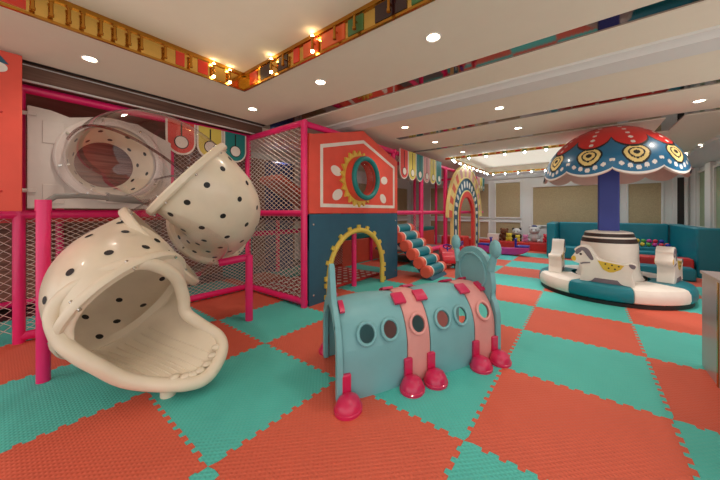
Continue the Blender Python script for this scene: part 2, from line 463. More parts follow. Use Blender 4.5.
NX = -4.53
fr = thing('climbing_frame', 'pink padded climbing frame with white diamond netting behind the tube slide', 'climbing frame', (NX, 1.4, 0))
for y in (.15, 2.67): pole((NX, y, 0), (NX, y, 2.62), fr, 'post')
for y0, y1, z in ((-1.6, 2.67, 2.6), (-1.6, 2.67, 1.31), (.15, 2.67, .06)): pole((NX, y0, z), (NX, y1, z), fr)
pole((NX, 1.5, 1.31), (NX, 1.5, 2.6), fr, 'post')
for x in (-6.2,): pole((x, -1.6, .06), (x, 2.6, .06), fr); 
pole((-6.2, .6, 0), (-6.2, .6, 2.6), fr, 'post')
net(MB(), (NX, .2, .1), (0, 1, 0), (0, 0, 1), 2.42, 1.18, cu=.085, cv=.05, r=.004).build('net', 'net', fr)
net(MB(), (NX, 1.52, 1.36), (0, 1, 0), (0, 0, 1), 1.1, 1.22).build('net', 'net', fr)
net(MB(), (NX - .02, -1.6, .1), (0, 1, 0), (0, 0, 1), 1.7, 1.18, cu=.1, cv=.08).build('net', 'net', fr)
MB().box(-6.2, NX - .08, -1.6, 2.6, 1.22, 1.3).build('deck', 'redvinyl', fr)
# brown backdrop boards behind the frames
bk = MB()
for k in range(8): bk.box(-6.36, -6.3, -2.5, 5.1, k * .33 - .0, k * .33 + .325)
tag(bk.build('backdrop_board', 'backwood'), 'dark reddish brown boarded backdrop seen through the netting behind the slide', 'backdrop')
tag(MB().box(-5.9, -5.0, 2.9, 3.05, 0, 1.2).build('padded_step', 'tealboard', bevel=.03), 'teal padded block inside the netted frame beside the playhouse', 'padded block')
tag(MB().box(-5.62, -5.4, 3.7, 4.35, 0, 2.45).build('padded_pillar', 'navy', bevel=.04), 'tall navy blue padded pillar inside the netted playhouse', 'padded pillar')
rp = MB()
mx = Matrix.Translation((-5.0, 4.3, 1.55)) @ Matrix.Rotation(R(-28), 4, 'X')
rp.box(-.35, .35, -1.0, .9, -.06, .06, mx=mx)
tag(rp.build('inclined_pad', 'coral', bevel=.02), 'sloping coral pad behind the upper side net of the playhouse', 'pad')

# ------------------------------------------------------------------ playhouse
HX = -3.06
ph = thing('playhouse', 'two storey playhouse front with red gable board above blue board and pink netted side', 'playhouse', (HX, 3.9, 0))
for (x, y) in ((HX - .02, 2.66), (HX - .06, 5.08)): pole((x, y, 0), (x, y, 2.6), ph, 'post')
for z in (2.58, 1.31, .07): pole((NX + .065, 2.67, z), (HX, 2.67, z), ph)
pole((HX - .06, 2.67, 2.58), (HX - .06, 5.1, 2.58), ph)
pole((NX, 5.08, 2.58), (HX, 5.08, 2.58), ph)
net(MB(), (NX + .03, 2.67, .12), (1, 0, 0), (0, 0, 1), 1.42, 1.15, cu=.12, cv=.066, r=.004).build('net', 'net', ph)
net(MB(), (NX + .03, 2.67, 1.36), (1, 0, 0), (0, 0, 1), 1.42, 1.18, cu=.12, cv=.066, r=.004).build('net', 'net', ph)
net(MB(), (NX, 2.75, .1), (0, 1, 0), (0, 0, 1), 2.35, 1.15, cu=.09, cv=.06).build('net', 'net', ph)
MB().box(NX, HX - .1, 2.75, 5.05, 1.2, 1.28).build('deck', 'dark', ph)
pole((-3.26, 3.98, 0), (-3.26, 3.98, 1.2), ph, 'post')
pole((-5.4, 3.9, 0), (-5.4, 3.9, 1.25), ph, 'post')
pole((NX, 2.7, .95), (NX, 5.0, .95), ph)
# gable board with a hole for the round window
gable = [(2.72, 1.31), (5.12, 1.31), (5.12, 2.36), (3.97, 2.74), (2.78, 2.44), (2.72, 2.44)]
gc = (3.82, 1.89)
def hole_board(mb, poly, hole, d0, d1, n=64, mi=0):
    """board whose outline is star-shaped about the hole centre"""
    cx, cy = hole[0], hole[1]
    A, B = [], []
    angs = [2 * PI * k / n for k in range(n)] + [math.atan2(p[1] - cy, p[0] - cx) % (2 * PI) for p in poly]
    for a in sorted(angs):
        dx, dy = cos(a), sin(a); best = None
        for i in range(len(poly)):
            (x1, y1), (x2, y2) = poly[i], poly[(i + 1) % len(poly)]
            den = dx * (y2 - y1) - dy * (x2 - x1)
            if abs(den) < 1e-9: continue
            t = ((x1 - cx) * (y2 - y1) - (y1 - cy) * (x2 - x1)) / den
            u = ((x1 - cx) * dy - (y1 - cy) * dx) / den
            if t > 0 and -1e-6 <= u <= 1 + 1e-6 and (best is None or t < best): best = t
        A.append((cx + dx * best, cy + dy * best)); B.append((cx + dx * hole[2], cy + dy * hole[2]))
    return mb.strip(A, B, XP, d0, d1, closed=True, mi=mi)
ub = hole_board(MB(), gable, (gc[0], gc[1], .3), HX - .02, HX + .02).build('gable_board', 'orangered', ph)
inner = [(2.93, 1.4), (5.0, 1.4), (5.0, 2.24), (3.97, 2.58), (2.93, 2.32)]
def inset(poly, w):
    n_ = len(poly); out = []
    for i in range(n_):
        p0, p1, p2 = (Vector(poly[i - 1]), Vector(poly[i]), Vector(poly[(i + 1) % n_]))
        e1, e2 = (p1 - p0).normalized(), (p2 - p1).normalized()
        n1, n2 = Vector((-e1.y, e1.x)), Vector((-e2.y, e2.x)); b_ = (n1 + n2).normalized()
        q = p1 + b_ * (w / max(.3, b_.dot(n1))); out.append((q.x, q.y))
    return out
MB().strip(inner, inset(inner, .055), XP, HX + .02, HX + .026, closed=True).build('border_line', 'white', ub)
for (y, z, ry, rz, t) in ((3.27, 1.97, .12, .075, -.3), (3.3, 1.6, .12, .08, .45), (4.62, 1.93, .11, .075, .1), (4.58, 1.58, .11, .08, -.5)):
    pts = [(y + a * cos(t) - b * sin(t), z + a * sin(t) + b * cos(t)) for a, b in circ(0, 0, ry, rz, 24)]
    MB().prism(pts, XP, HX + .02, HX + .027).build('white_oval', 'white', ub)
# round porthole
sun = []
NT = 22
for k in range(NT):
    a = 2 * PI * k / NT
    sun += [(gc[0] + .40 * cos(a), gc[1] + .40 * sin(a)), (gc[0] + .48 * cos(a + PI / NT), gc[1] + .48 * sin(a + PI / NT))]
MB().strip(sun, circ(gc[0], gc[1], .33, n=2 * NT), XP, HX + .02, HX + .06, closed=True).build('sun_ring', 'yellow', ph)
MB().strip(circ(gc[0], gc[1], .375, n=48), circ(gc[0], gc[1], .28, n=48), XP, HX + .02, HX + .18, closed=True).build('porthole_tube', 'orangered', ph)
mb = MB(); mb.path([(HX + .20, gc[0] + .325 * cos(a), gc[1] + .325 * sin(a)) for a in [2 * PI * k / 48 for k in range(48)]], .042, 12, closed=True)
mb.build('porthole_rim', 'tealboard', ph)
MB().lathe([(.29 * cos(PI / 2 * k / 8), .12 * sin(PI / 2 * k / 8)) for k in range(9)], 32, (HX + .12, gc[0], gc[1]), Matrix.Rotation(R(90), 3, 'Y')).build('window_bubble', 'clear', ph)
# lower board with the arched doorway
ac, az, ar = 3.82, .33, .72
ins = [(ac - ar, 0)] + circ(ac, az, ar, .69, 32, PI, 0, True) + [(ac + ar, 0)]
outl = []
for (y, z) in ins:
    if z <= .001: outl.append((2.72 if y < ac else 5.12, 0))
    else:
        a = math.atan2(z - az, y - ac)
        dx, dy = cos(a), sin(a); t = min([(5.12 - ac) / dx if dx > 1e-6 else 9, (2.72 - ac) / dx if dx < -1e-6 else 9, (1.3 - az) / dy if dy > 1e-6 else 9])
        outl.append((ac + dx * t, az + dy * t))
lb = MB()
lb.strip(outl, ins, XP, HX - .02, HX + .02)
# fill the two upper corners left by the radial outline
lb.prism([(2.72, 1.3), (2.72, az + (1.3 - az) * .85), (2.9, 1.3)], XP, HX - .019, HX + .019)
lb.prism([(5.12, 1.3), (5.12, az + (1.3 - az) * .85), (4.9, 1.3)], XP, HX - .019, HX + .019)
lb.prism([(2.72, .8), (2.72, 1.3), (3.3, 1.3), (3.2, 1.1)], XP, HX - .018, HX + .018)
lb.prism([(5.12, .8), (5.12, 1.3), (4.35, 1.3), (4.5, 1.1)], XP, HX - .018, HX + .018)
lo = lb.build('lower_board', 'blueboard', ph)
arc = [(HX + .03, ac - ar, 0)] + [(HX + .03, y, z) for y, z in circ(ac, az, ar, .69, 40, PI, 0, True)] + [(HX + .03, ac + ar, 0)]
tr = MB().path(arc, .042, 10)
for k in range(15):
    if k < 2: y, z, a = ac - ar, .06 + k * .17, PI
    elif k > 12: y, z, a = ac + ar, .06 + (14 - k) * .17, 0
    else:
        a = PI - (k - 2) / 10 * PI; y, z = ac + ar * cos(a), az + .69 * sin(a)
    m_ = Matrix.Translation((HX + .035, y + .055 * cos(a), z + .055 * sin(a))) @ Matrix.Rotation(a, 4, 'X')
    tr.box(-.02, .02, -.035, .035, -.032, .032, mx=m_)
tr.build('door_trim', 'yellow', ph)
bl = MB()
for (y, z) in ((2.8, .14), (2.8, 1.15), (5.04, .14), (5.04, 1.15)): bl.sphere((HX + .022, y, z), (.008, .018, .018), 10)
bl.each('bolt', 'chrome', ph)
mb = MB()                              # dotted matting on the floor of the playhouse
mb.box(-4.5, -3.4, 2.8, 5.0, .002, .05)
tag(mb.build('crawl_mat', 'redvinyl', bevel=.01), 'red crawl mat on the floor inside the arched playhouse doorway', 'mat')
dm = MB()
for a in range(7):
    for b in range(12):
        dm.prism([(-4.42 + a * .16 + .05 * cos(q), 2.9 + b * .18 + .06 * sin(q)) for q in (0, PI / 2, PI, 1.5 * PI)], lambda x, y, d: (x, y, d), .0505, .054)
mo = bpy.data.objects['crawl_mat']; dm.each('diamond_print', 'white', mo)

# ------------------------------------------------------------------ pennants
def pennant(y0, w, ztop, zbot, X, m, label, group):
    t = thing('pennant', label, 'pennant', (X, y0 + w / 2, zbot), group)
    def tongue(i): 
        r = w / 2 - i
        return [(y0 + i, ztop - i * .0)] + [(y0 + w / 2 - r * cos(a), zbot + w / 2 - r * sin(a)) for a in [PI * k / 20 for k in range(21)]] + [(y0 + w - i, ztop)]
    MB().prism(tongue(.004), XP, X - .012, X).build('backing', 'white', t)
    MB().prism(tongue(.004 + w * .065), XP, X, X + .006).build('face', m, t)
    cz = zbot + w * .46
    MB().box(X + .006, X + .009, y0 + w / 2 - w * .025, y0 + w / 2 + w * .025, cz, ztop - .02).build('string_line', 'black', t)
    d = MB().prism(circ(y0 + w / 2, cz, w * .24, n=28), XP, X + .009, X + .011).build('disc_outline', 'black', t)
    MB().prism(circ(y0 + w / 2, cz, w * .205, n=28), XP, X + .011, X + .014).build('disc', 'white', d)
    return t
for k, (m, c) in enumerate((('red', 'red'), ('lime', 'yellow'), ('tealboard', 'teal'))):
    pennant(1.42 + k * .395, .39, 2.6, 2.13, NX + .0684, m, '%s rounded pennant board with white disc hanging on the netted frame behind the slide' % c, 'pennants over the slide')
nm6 = ('red pennant board next to the playhouse gable', 'yellow pennant board, between the red one and the teal one by the playhouse', 'teal pennant board left of the middle pink post',
       'pale pink pennant board right of the middle pink post', 'yellow pennant board, second right of the middle pink post', 'teal pennant board beside the rainbow arch top')
for k, m in enumerate(('red', 'lime', 'tealboard', 'catpink', 'lime', 'tealboard')):
    pennant(5.22 + k * .37, .36, 2.66, 2.03, -3.04, m, nm6[k], 'pennants on the rear play frame')
for k, (m, c) in enumerate((('catpink', 'pink'), ('lime', 'yellow'), ('tealboard', 'teal'))):
    pennant(10.75 + k * .3, .29, 2.6, 2.1, -3.04, m, '%s pennant board hanging at the far end beyond the rainbow arch' % c, 'pennants at the far end')

# orange board at the left edge
ob = thing('sign_board', 'orange red board at the left edge with blue triangle and white disc', 'board', (-4.12, -.7, 1.33))
MB().box(-4.14, -4.1, -1.7, .155, 1.34, 2.78).build('board', 'orangered', ob, bevel=.005)
MB().prism([(-.1, 2.665), (.075, 2.665), (.0, 2.765), (-.02, 2.765)], XP, -4.1, -4.093).build('triangle_motif', 'blueboard', ob)
MB().prism(circ(.01, 2.625, .06, .045), XP, -4.1, -4.09).build('disc_motif', 'white', ob)
b_ = MB()
for (y, z) in ((.03, 2.23), (.0, 1.52), (.03, 1.52)): b_.sphere((-4.1, y, z), .012, 8)
b_.each('bolt', 'redvinyl', ob)

# ------------------------------------------------------------------ tube slide
TR = .43
sl = thing('tube_slide', 'cream spiral tube slide with black dots, clear bends and a flared open exit', 'slide', (-3.4, .9, 0))
S0, T0 = Vector((-4.5, .87, 1.93)), Vector((1, 0, 0))
R1, D1 = Vector((-3.10, 1.19, 1.67)), Vector((.25, .70, -.67))
R2, D2 = Vector((-3.66, 1.66, 1.15)), Vector((-.9, -.05, -.42))
R3, D3 = Vector((-3.24, 1.0, .985)), Vector((-.24, -.74, -.62))
R4, D4 = Vector((-2.77, .64, .64)), Vector((.71, .41, -.58))
def frames(pts):
    t = (pts[1] - pts[0]).normalized(); u = t.orthogonal().normalized(); out = []
    for i, p in enumerate(pts):
        t = (pts[min(i + 1, len(pts) - 1)] - pts[max(i - 1, 0)]).normalized()
        u = (u - t * u.dot(t)).normalized(); out.append((p, t, u, t.cross(u)))
    return out
def tube_pt(F, s, a, r):
    x = s * (len(F) - 1); i = min(int(x), len(F) - 2); q = x - i
    p = F[i][0].lerp(F[i + 1][0], q); u = F[i][2].lerp(F[i + 1][2], q); w = F[i][3].lerp(F[i + 1][3], q)
    return p + (u * cos(a) + w * sin(a)) * r
def tube_section(name, pts, m, dots=0, rf=None, parent=sl):
    F = frames(pts); N = len(pts); n_ = 64; mb = MB()
    rf = rf or (lambda s: TR)
    L = sum((pts[i + 1] - pts[i]).length for i in range(N - 1))
    for th in (0, -.014) if m != 'clear' else (0,):
        vs = [tube_pt(F, i / (N - 1), 2 * PI * k / n_, rf(i / (N - 1)) + th) for i in range(N) for k in range(n_)]
        mb.add(vs, [(i * n_ + k, i * n_ + (k + 1) % n_, (i + 1) * n_ + (k + 1) % n_, (i + 1) * n_ + k) for i in range(N - 1) for k in range(n_)])
    if dots:
        rows = max(2, round(L / .18)); dr = .027
        for j in range(rows):
            s0 = (j + .5) / rows
            for k in range(dots):
                a0 = 2 * PI * (k + .5 * (j % 2)) / dots
                # local stretch so that dots stay round on the outside of the bend
                for off in (.0025, -.0165):
                    ds = (tube_pt(F, min(1, s0 + .03), a0, rf(s0)) - tube_pt(F, max(0, s0 - .03), a0, rf(s0))).length / (min(1, s0 + .03) - max(0, s0 - .03))
                    if ds < .55 * L: continue
                    c = tube_pt(F, s0, a0, rf(s0) + off)
                    ring = [tube_pt(F, min(1, max(0, s0 + dr * cos(q) / ds)), a0 + dr * sin(q) / rf(s0), rf(min(1, max(0, s0 + dr * cos(q) / ds))) + off) for q in [2 * PI * h / 14 for h in range(14)]]
                    mb.add([c] + ring, [(0, 1 + h, 1 + (h + 1) % 14) for h in range(14)], 1)
    return mb.build(name, [m, 'black'], parent, ang=60)
def flange(p, d, name='flange_ring', m='cream', r=TR, w=.055, parent=sl, ey=.035):
    d = d.normalized(); u = d.orthogonal().normalized(); v = d.cross(u); mb = MB()
    prof = [(r - .02, -ey), (r + w * .8, -ey), (r + w, -ey * .6), (r + w, ey * .6), (r + w * .8, ey), (r - .02, ey)]
    rot = Matrix((u, v, d)).transposed()
    mb.lathe(prof + [prof[0]], 64, p, rot)
    o = mb.build(name, m, parent)
    b = MB()
    for k in range(8):
        a = 2 * PI * (k + .3) / 8; q = p + (u * cos(a) + v * sin(a)) * (r + w * .55)
        b.cyl(q - d * (ey + .014), q + d * (ey + .014), .011, 10)
    b.each('bolt', 'chrome', o)
    return o
# entry panel (white plate with a round hole)
pan = [(.2, 1.37), (1.47, 1.37), (1.47, 2.26), (1.28, 2.34), (1.1, 2.43), (.75, 2.43), (.5, 2.36), (.36, 2.4), (.2, 2.41)]
ep_ = hole_board(MB(), pan, (.87, 1.93, .41), -4.44, -4.405).build('entry_panel', 'panelwhite', sl, bevel=.008)
lg = MB()
for z in (1.55, 2.33):
    lg.cyl((-4.42, .14, z), (-4.42, .23, z), .02, 10); lg.box(-4.405, -4.385, .2, .26, z - .02, z + .02)
lg.box(-4.405, -4.395, .3, .46, 1.42, 1.62); lg.box(-4.405, -4.395, .3, .46, 2.05, 2.28)
lg.each('panel_lug', 'panelwhite', ep_, bevel=.004)
tube_section('entry_collar', [Vector((-4.43 - .05 * k, .87, 1.93)) for k in range(9)], 'cream', 9, rf=lambda s: .42 - .12 * s)
flange(Vector((-4.38, .87, 1.93)), T0, r=.43, w=.07, m='panelwhite')
c1 = hermite((-4.36, .87, 1.93), T0, R1, D1, 22, 1.5)
tube_section('clear_bend', c1, 'clear')
flange(c1[0], T0, 'clear_rim', 'clear', w=.05, ey=.02)
F1 = frames(c1)
sm = MB()                              # moulded seams of the clear bend
for a0 in (.5 * PI, 1.5 * PI):
    for a in (a0 + .0,):
        sm.path([tube_pt(F1, q / 22, a + R(20), TR + .006) for q in range(23)], .012, 8)
sm.each('clear_seam', mat_clear('acrylic_seam', (206, 184, 182)), sl)
flange(R1, D1)
e1 = hermite(R1, D1, R2, D2, 22, 1.25)
tube_section('dotted_elbow', e1, 'cream', 12)
flange(R2, D2)
c2 = hermite(R2, D2, R3, D3, 22, 1.8)
tube_section('clear_bend', c2, 'clear')
flange(R3, D3)
e2 = hermite(R3, D3, R4, D4, 22, .88)
tube_section('dotted_elbow', e2, 'cream', 12)
flange(R4, D4, w=.04, ey=.03)
# flared exit
d4 = D4.normalized(); side = Vector((0, 0, 1)).cross(d4).normalized(); up = d4.cross(side)
rim_c = [(-2.51, .64, 1.0), (-2.61, .37, .915), (-2.66, .2, .74), (-2.6, .2, .56), (-2.51, .27, .43), (-2.45, .37, .31), (-2.42, .50, .17), (-2.36, .66, .085),
         (-2.22, .86, .055), (-2.18, 1.0, .075), (-2.25, 1.14, .18), (-2.39, 1.19, .265), (-2.58, 1.11, .37), (-2.68, 1.03, .48), (-2.66, 1.0, .65), (-2.59, .89, .865)]
rim_c = [Vector(p) for p in rim_c]
rc_ = sum(rim_c, Vector()) / len(rim_c)
rim_c = [p + (rc_ - p).normalized() * .045 + Vector((0, 0, .012)) for p in rim_c]
def catmull(P, n):
    out = []
    N = len(P)
    for i in range(N):
        a, b, c, d = P[i - 1], P[i], P[(i + 1) % N], P[(i + 2) % N]
        for k in range(n):
            t = k / n
            out.append(.5 * (2 * b + (c - a) * t + (2 * a - 5 * b + 4 * c - d) * t * t + (3 * b - a - 3 * c + d) * t ** 3))
    return out
rimp = catmull(rim_c, 8); na = len(rimp); ns = 16
def exit_pt(k, s):
    q = rimp[int(k) % na]; fa = 2 * PI * (int(k) % na) / na
    rad = up * cos(fa) - side * sin(fa)
    p0 = R4 + rad * TR; L = (q - p0).length
    low = max(0, -rad.dot(up))
    t1 = (d4 * .6 + rad * .3 + Vector((.25, .1, .25)) * low)
    t0 = d4 * L * (1 - .35 * low); t1 = t1.normalized() * L
    return p0 * (2 * s**3 - 3 * s**2 + 1) + t0 * (s**3 - 2 * s**2 + s) + q * (-2 * s**3 + 3 * s**2) + t1 * (s**3 - s**2)
ex = MB()
ex.add([exit_pt(k, i / ns) for i in range(ns + 1) for k in range(na)],
       [(i * na + k, i * na + (k + 1) % na, (i + 1) * na + (k + 1) % na, (i + 1) * na + k) for i in range(ns) for k in range(na)])
ex.build('exit_scoop', 'cream', sl, solid=.02, ang=80)
MB().path(rimp, .048, 14, closed=True).build('scoop_rim', 'cream', sl, ang=80)
rb = MB()
KB = 8 * 8
for k in range(-16, 17, 3):
    rb.path([exit_pt(KB + k, i / 12) + Vector((0, 0, .012)) for i in range(2, 12)], .006, 6)
for k in range(7):
    p = exit_pt(KB - 2 + k * 3, .95); rb.sphere(p + Vector((0, 0, .03)), (.03, .035, .02), 12)
rb.each('slide_rib', 'cream', sl)
ft = exit_pt(KB, .8); MB().cyl((ft.x, ft.y, 0), (ft.x, ft.y, .1), .05, 16).build('foot', 'cream', sl)
# supports
pole((-3.36, .235, 0), (-3.36, .235, 1.39), sl, 'support_post', r=.042)
MB().cyl((-3.36, .235, 1.34), (-3.36, .235, 1.43), .047, 16).build('post_cap', 'pink', sl)
MB().path([(-3.36, .24, 1.40), (-3.38, .3, 1.46), (-3.42, .45, 1.475), (-3.55, .95, 1.44)], .022, 12).path([(-3.47, .64, 1.466), (-3.56, .98, 1.44)], .036, 12).each('support_arm', 'grey', sl)
pole((-3.25, 1.93, 0), (-3.25, 1.93, .8), sl, 'support_post', r=.045)
pole((-3.25, 1.96, .78), (-3.45, 1.66, .72), sl, 'support_arm', r=.045)

# ------------------------------------------------------------------ caterpillar crawl tunnel
XF = lambda v: Vector((v.x * .8 + v.y * .454, -v.x * .6 + v.y * .891, v.z))
ct = thing('crawl_tunnel', 'dusty teal and pink caterpillar crawl tunnel with round windows and crimson feet', 'play tunnel', (0, 0, 0))
AW, AH = .34, .62
ST = AH - AW
PER = 2 * ST + PI * AW
def arch(u, k=1.0):
    """u in 0..1 around the arch from the right foot over the top; returns x,z and normal"""
    l = u * PER
    if l < ST: return AW * k, l, 1, 0
    if l < ST + PI * AW:
        a = (l - ST) / AW; return AW * k * cos(a), ST + AW * k * sin(a), cos(a), sin(a)
    return -AW * k, PER - l, -1, 0
def arch3(y, u, off=0, bulge=0):
    x, z, nx, nz = arch(u); return Vector((x + nx * (off + bulge), y, z + nz * (off + bulge)))
def seg_bulge(y, y0, y1): return .018 * sin(PI * min(1, max(0, (y - y0) / (y1 - y0))))
def shell(name, y0, y1, holes, m, base=0.0):
    """holes: list of (y, height z, r); mirrored on both sides"""
    mb = MB(); n_ = 40
    hl = [(y, z / PER if z < ST else (ST + AW * math.asin(min(1, (z - ST) / AW))) / PER, r) for y, z, r in holes]
    cellw = [(y - r * 1.35, y + r * 1.35) for y, u, r in hl]
    ys = sorted(set([y0, y1] + [c for w in cellw for c in w]))
    us_c = [(u - 1.35 * r / PER, u + 1.35 * r / PER) for y, u, r in hl]
    def P(y, u, off=0): return arch3(y, u, off, seg_bulge(y, y0, y1))
    u_lo, u_hi = (us_c[0] if us_c else (.25, .3))
    for a, b in zip(ys[:-1], ys[1:]):
        h = next((q for q, w in zip(hl, cellw) if abs(w[0] - a) < 1e-6 and abs(w[1] - b) < 1e-6), None)
        bands = [(0, u_lo), (u_lo, u_hi), (u_hi, 1 - u_hi), (1 - u_hi, 1 - u_lo), (1 - u_lo, 1)]
        for bi, (c, d) in enumerate(bands):
            if h and bi in (1, 3):
                hu = h[1] if bi == 1 else 1 - h[1]
                k_ = 40; ringo = []; ringi = []
                for t in range(k_):
                    an = 2 * PI * t / k_ + PI / 4
                    cx, sx = cos(an), sin(an); sc = 1 / max(abs(cx), abs(sx))
                    ringo.append((h[0] + cx * sc * (b - a) / 2, hu + sx * sc * (d - c) / 2))
                    ringi.append((h[0] + cx * h[2], hu + sx * h[2] / PER))
                lay = [[P(*(Vector(o).lerp(Vector(i_), q))) for o, i_ in zip(ringo, ringi)] for q in (0, .34, .67, 1)]
                for L0, L1 in zip(lay[:-1], lay[1:]):
                    mb.add(L0 + L1, [(t, (t + 1) % k_, k_ + (t + 1) % k_, k_ + t) for t in range(k_)])
            else:
                nu = max(2, int((d - c) * 48)); ny = max(1, int((b - a) / .05))
                vs = [P(a + (b - a) * i / ny, c + (d - c) * j / nu) for i in range(ny + 1) for j in range(nu + 1)]
                mb.add(vs, [(i * (nu + 1) + j, i * (nu + 1) + j + 1, (i + 1) * (nu + 1) + j + 1, (i + 1) * (nu + 1) + j) for i in range(ny) for j in range(nu)])
    k_ = len(mb.v); cen = Vector((0, 0, ST))
    inn = []
    for v in mb.v:
        q = Vector((v.x, 0, max(0, v.z - ST))).normalized(); inn.append(v - q * .02)
    fs_ = [f for f in mb.f]; mb.add(inn, fs_)
    o = mb.build(name, m, ct, ang=60)
    for (y, u, r) in hl:
        for uu in (u, 1 - u):
            MB().path([P(y + r * 1.05 * cos(t), uu + r * 1.05 * sin(t) / PER, .012) for t in [2 * PI * q / 40 for q in range(40)]], .014, 10, closed=True).build('window_rim', m, o)
    return o
segs = ((.0, .54, [(.19, .43, .068), (.39, .43, .068)], 'catteal'), (.54, .76, [(.65, .43, .068)], 'catpink'),
        (.76, 1.25, [(.9, .43, .068), (1.1, .43, .068)], 'catteal'), (1.25, 1.5, [(1.37, .43, .068)], 'catpink'))
for (a, b, h, m) in segs: shell('body_segment', a + .004, b - .004, h, m)
# end panels
us = [k / 60 for k in range(61)]
def panel(name, y0, y1, outer):
    A = [outer(u) for u in us]; B = [(arch(u)[0] * .86, arch(u)[1] - (.05 if .3 < u < .7 else 0) * 1) for u in us]
    B = [(AW * .86 * (1 if x > 0 else -1) if False else x, z) for x, z in B]
    return MB().strip(A, B, lambda a, b, d: (a, d, b), y0, y1).build(name, 'catteal', ct, bevel=.012, ang=50)
def tail_outer(u):
    x, z, nx, nz = arch(u); e = .03 + .27 * math.exp(-((u - .5) / .045) ** 2)
    return (x + nx * .03, z + nz * .03 + (e - .03))
panel('tail_panel', -.05, -.002, tail_outer)
def head_outer(u):
    x, z, nx, nz = arch(u)
    a = PI * (u - .5) / .56
    if abs(u - .5) < .28:
        t = (u - .5) / .28; b_ = PI / 2 * t
        X_ = -.30 * math.copysign(abs(sin(b_)) ** .85, t); Z_ = .58 + .395 * max(0, cos(b_)) ** .85
        return (X_, Z_)
    k = (abs(u - .5) - .28) / .22
    zz = .58 * (1 - k); xx = .30 + .06 * min(1, k * 3)
    if k < .12: xx -= .02
    return (xx if u < .5 else -xx, zz)
hp = panel('head_panel', 1.502, 1.56, head_outer)
# raised oval on the back of the head
MB().path([(.21 * cos(t), 1.5, .72 + .19 * sin(t)) for t in [2 * PI * q / 48 for q in range(48)]], .014, 10, closed=True).build('face_ridge', 'catteal', hp)
for sx in (-1, 1):
    an = MB().path([(sx * .25, 1.53, .78), (sx * .29, 1.53, .88), (sx * .31, 1.53, .95)], [.045, .035, .03], 12).sphere((sx * .315, 1.53, .985), (.07, .045, .09), 16)
    an.build('antenna', 'catteal', ct)
# crimson clips and feet
for yc in (.0, .54, .76, 1.25, 1.5):
    for uu in (.41, .59):
        c_ = MB(); w = .055 if yc > 0 else .045
        yy0, yy1 = yc - w + (.05 if yc == 0 else 0), yc + w - (.05 if yc == 1.5 else 0)
        nu = 8; lay = [[arch3(y, uu - .035 + .07 * j / nu, off) for j in range(nu + 1)] for y in (yy0, yy1) for off in (.012, .034)]
        q = [p for l in lay for p in l]; k = nu + 1; fs = []
        for j in range(nu):
            fs += [(k + j, k + j + 1, 3 * k + j + 1, 3 * k + j), (j, j + 1, k + j + 1, k + j), (2 * k + j, 2 * k + j + 1, 3 * k + j + 1, 3 * k + j)]
        fs += [(0, k, 3 * k, 2 * k), (nu, k + nu, 3 * k + nu, 2 * k + nu)]
        c_.add(q, fs); c_.build('clip', 'crimson', ct)
    for sx in (-1, 1):
        yf = yc + (.02 if yc == 0 else -.02 if yc == 1.5 else 0)
        f = MB().lathe([(.102, 0), (.102, .018), (.094, .022), (.09, .045), (.074, .072), (.045, .09), (0, .096)], 28, (sx * (AW + .085), yf, 0))
        fo = f.build('foot', 'crimson', ct)
        MB().box(min(sx * (AW - .01), sx * (AW + .03)), max(sx * (AW - .01), sx * (AW + .03)), yf - .036, yf + .036, .03, .2).build('foot_bracket', 'crimson', fo, bevel=.008)
# orientation: tail towards the camera, axis turned 25 degrees
ct.location = (-1.605, 1.71, 0); XF = lambda v: v

# ------------------------------------------------------------------ carousel
CX, CY = .31, 6.36
ca = thing('carousel', 'soft play carousel with blue and red patterned umbrella canopy and white horses', 'carousel', (0, 0, 0))
MB().lathe([(0, 0), (.95, 0), (.95, .05), (0, .05)], 64).build('plinth', 'black', ca)
NSEG = 8
prof = [(.5, .06), (.93, .055), (.97, .07), (.985, .12), (.98, .2), (.955, .25), (.91, .27), (.5, .28)]
for k in range(NSEG):
    a0 = R(-103) + 2 * PI * (k - .5) / NSEG + R(4); a1 = a0 + 2 * PI / NSEG - .006; n_ = 14
    mb = MB(); P_ = len(prof)
    vs = [Vector((r * cos(a0 + (a1 - a0) * i / n_), r * sin(a0 + (a1 - a0) * i / n_), z)) for i in range(n_ + 1) for r, z in prof]
    fs = [(i * P_ + j, i * P_ + j + 1, (i + 1) * P_ + j + 1, (i + 1) * P_ + j) for i in range(n_) for j in range(P_ - 1)]
    fs += [tuple(range(P_)), tuple(n_ * P_ + j for j in range(P_))]
    mb.add(vs, fs).build('base_segment', 'teal' if k % 2 == 0 else 'white', ca, bevel=.01)
# drum
MB().lathe([(.44, .265), (.42, .29), (.40, .34), (.385, .42), (.375, .6), (.37, .78), (.365, .83), (.345, .90), (.33, .925), (.315, .98), (.30, 1.0), (.2, 1.02), (0, 1.02)], 56,
           mis=[0] * 6 + [1, 0, 1, 0, 0, 0]).build('drum', ['white', 'brown'], ca)
MB().box(-.135, .135, -.135, .135, 1.0, 2.3).build('column', 'column', ca, bevel=.02)
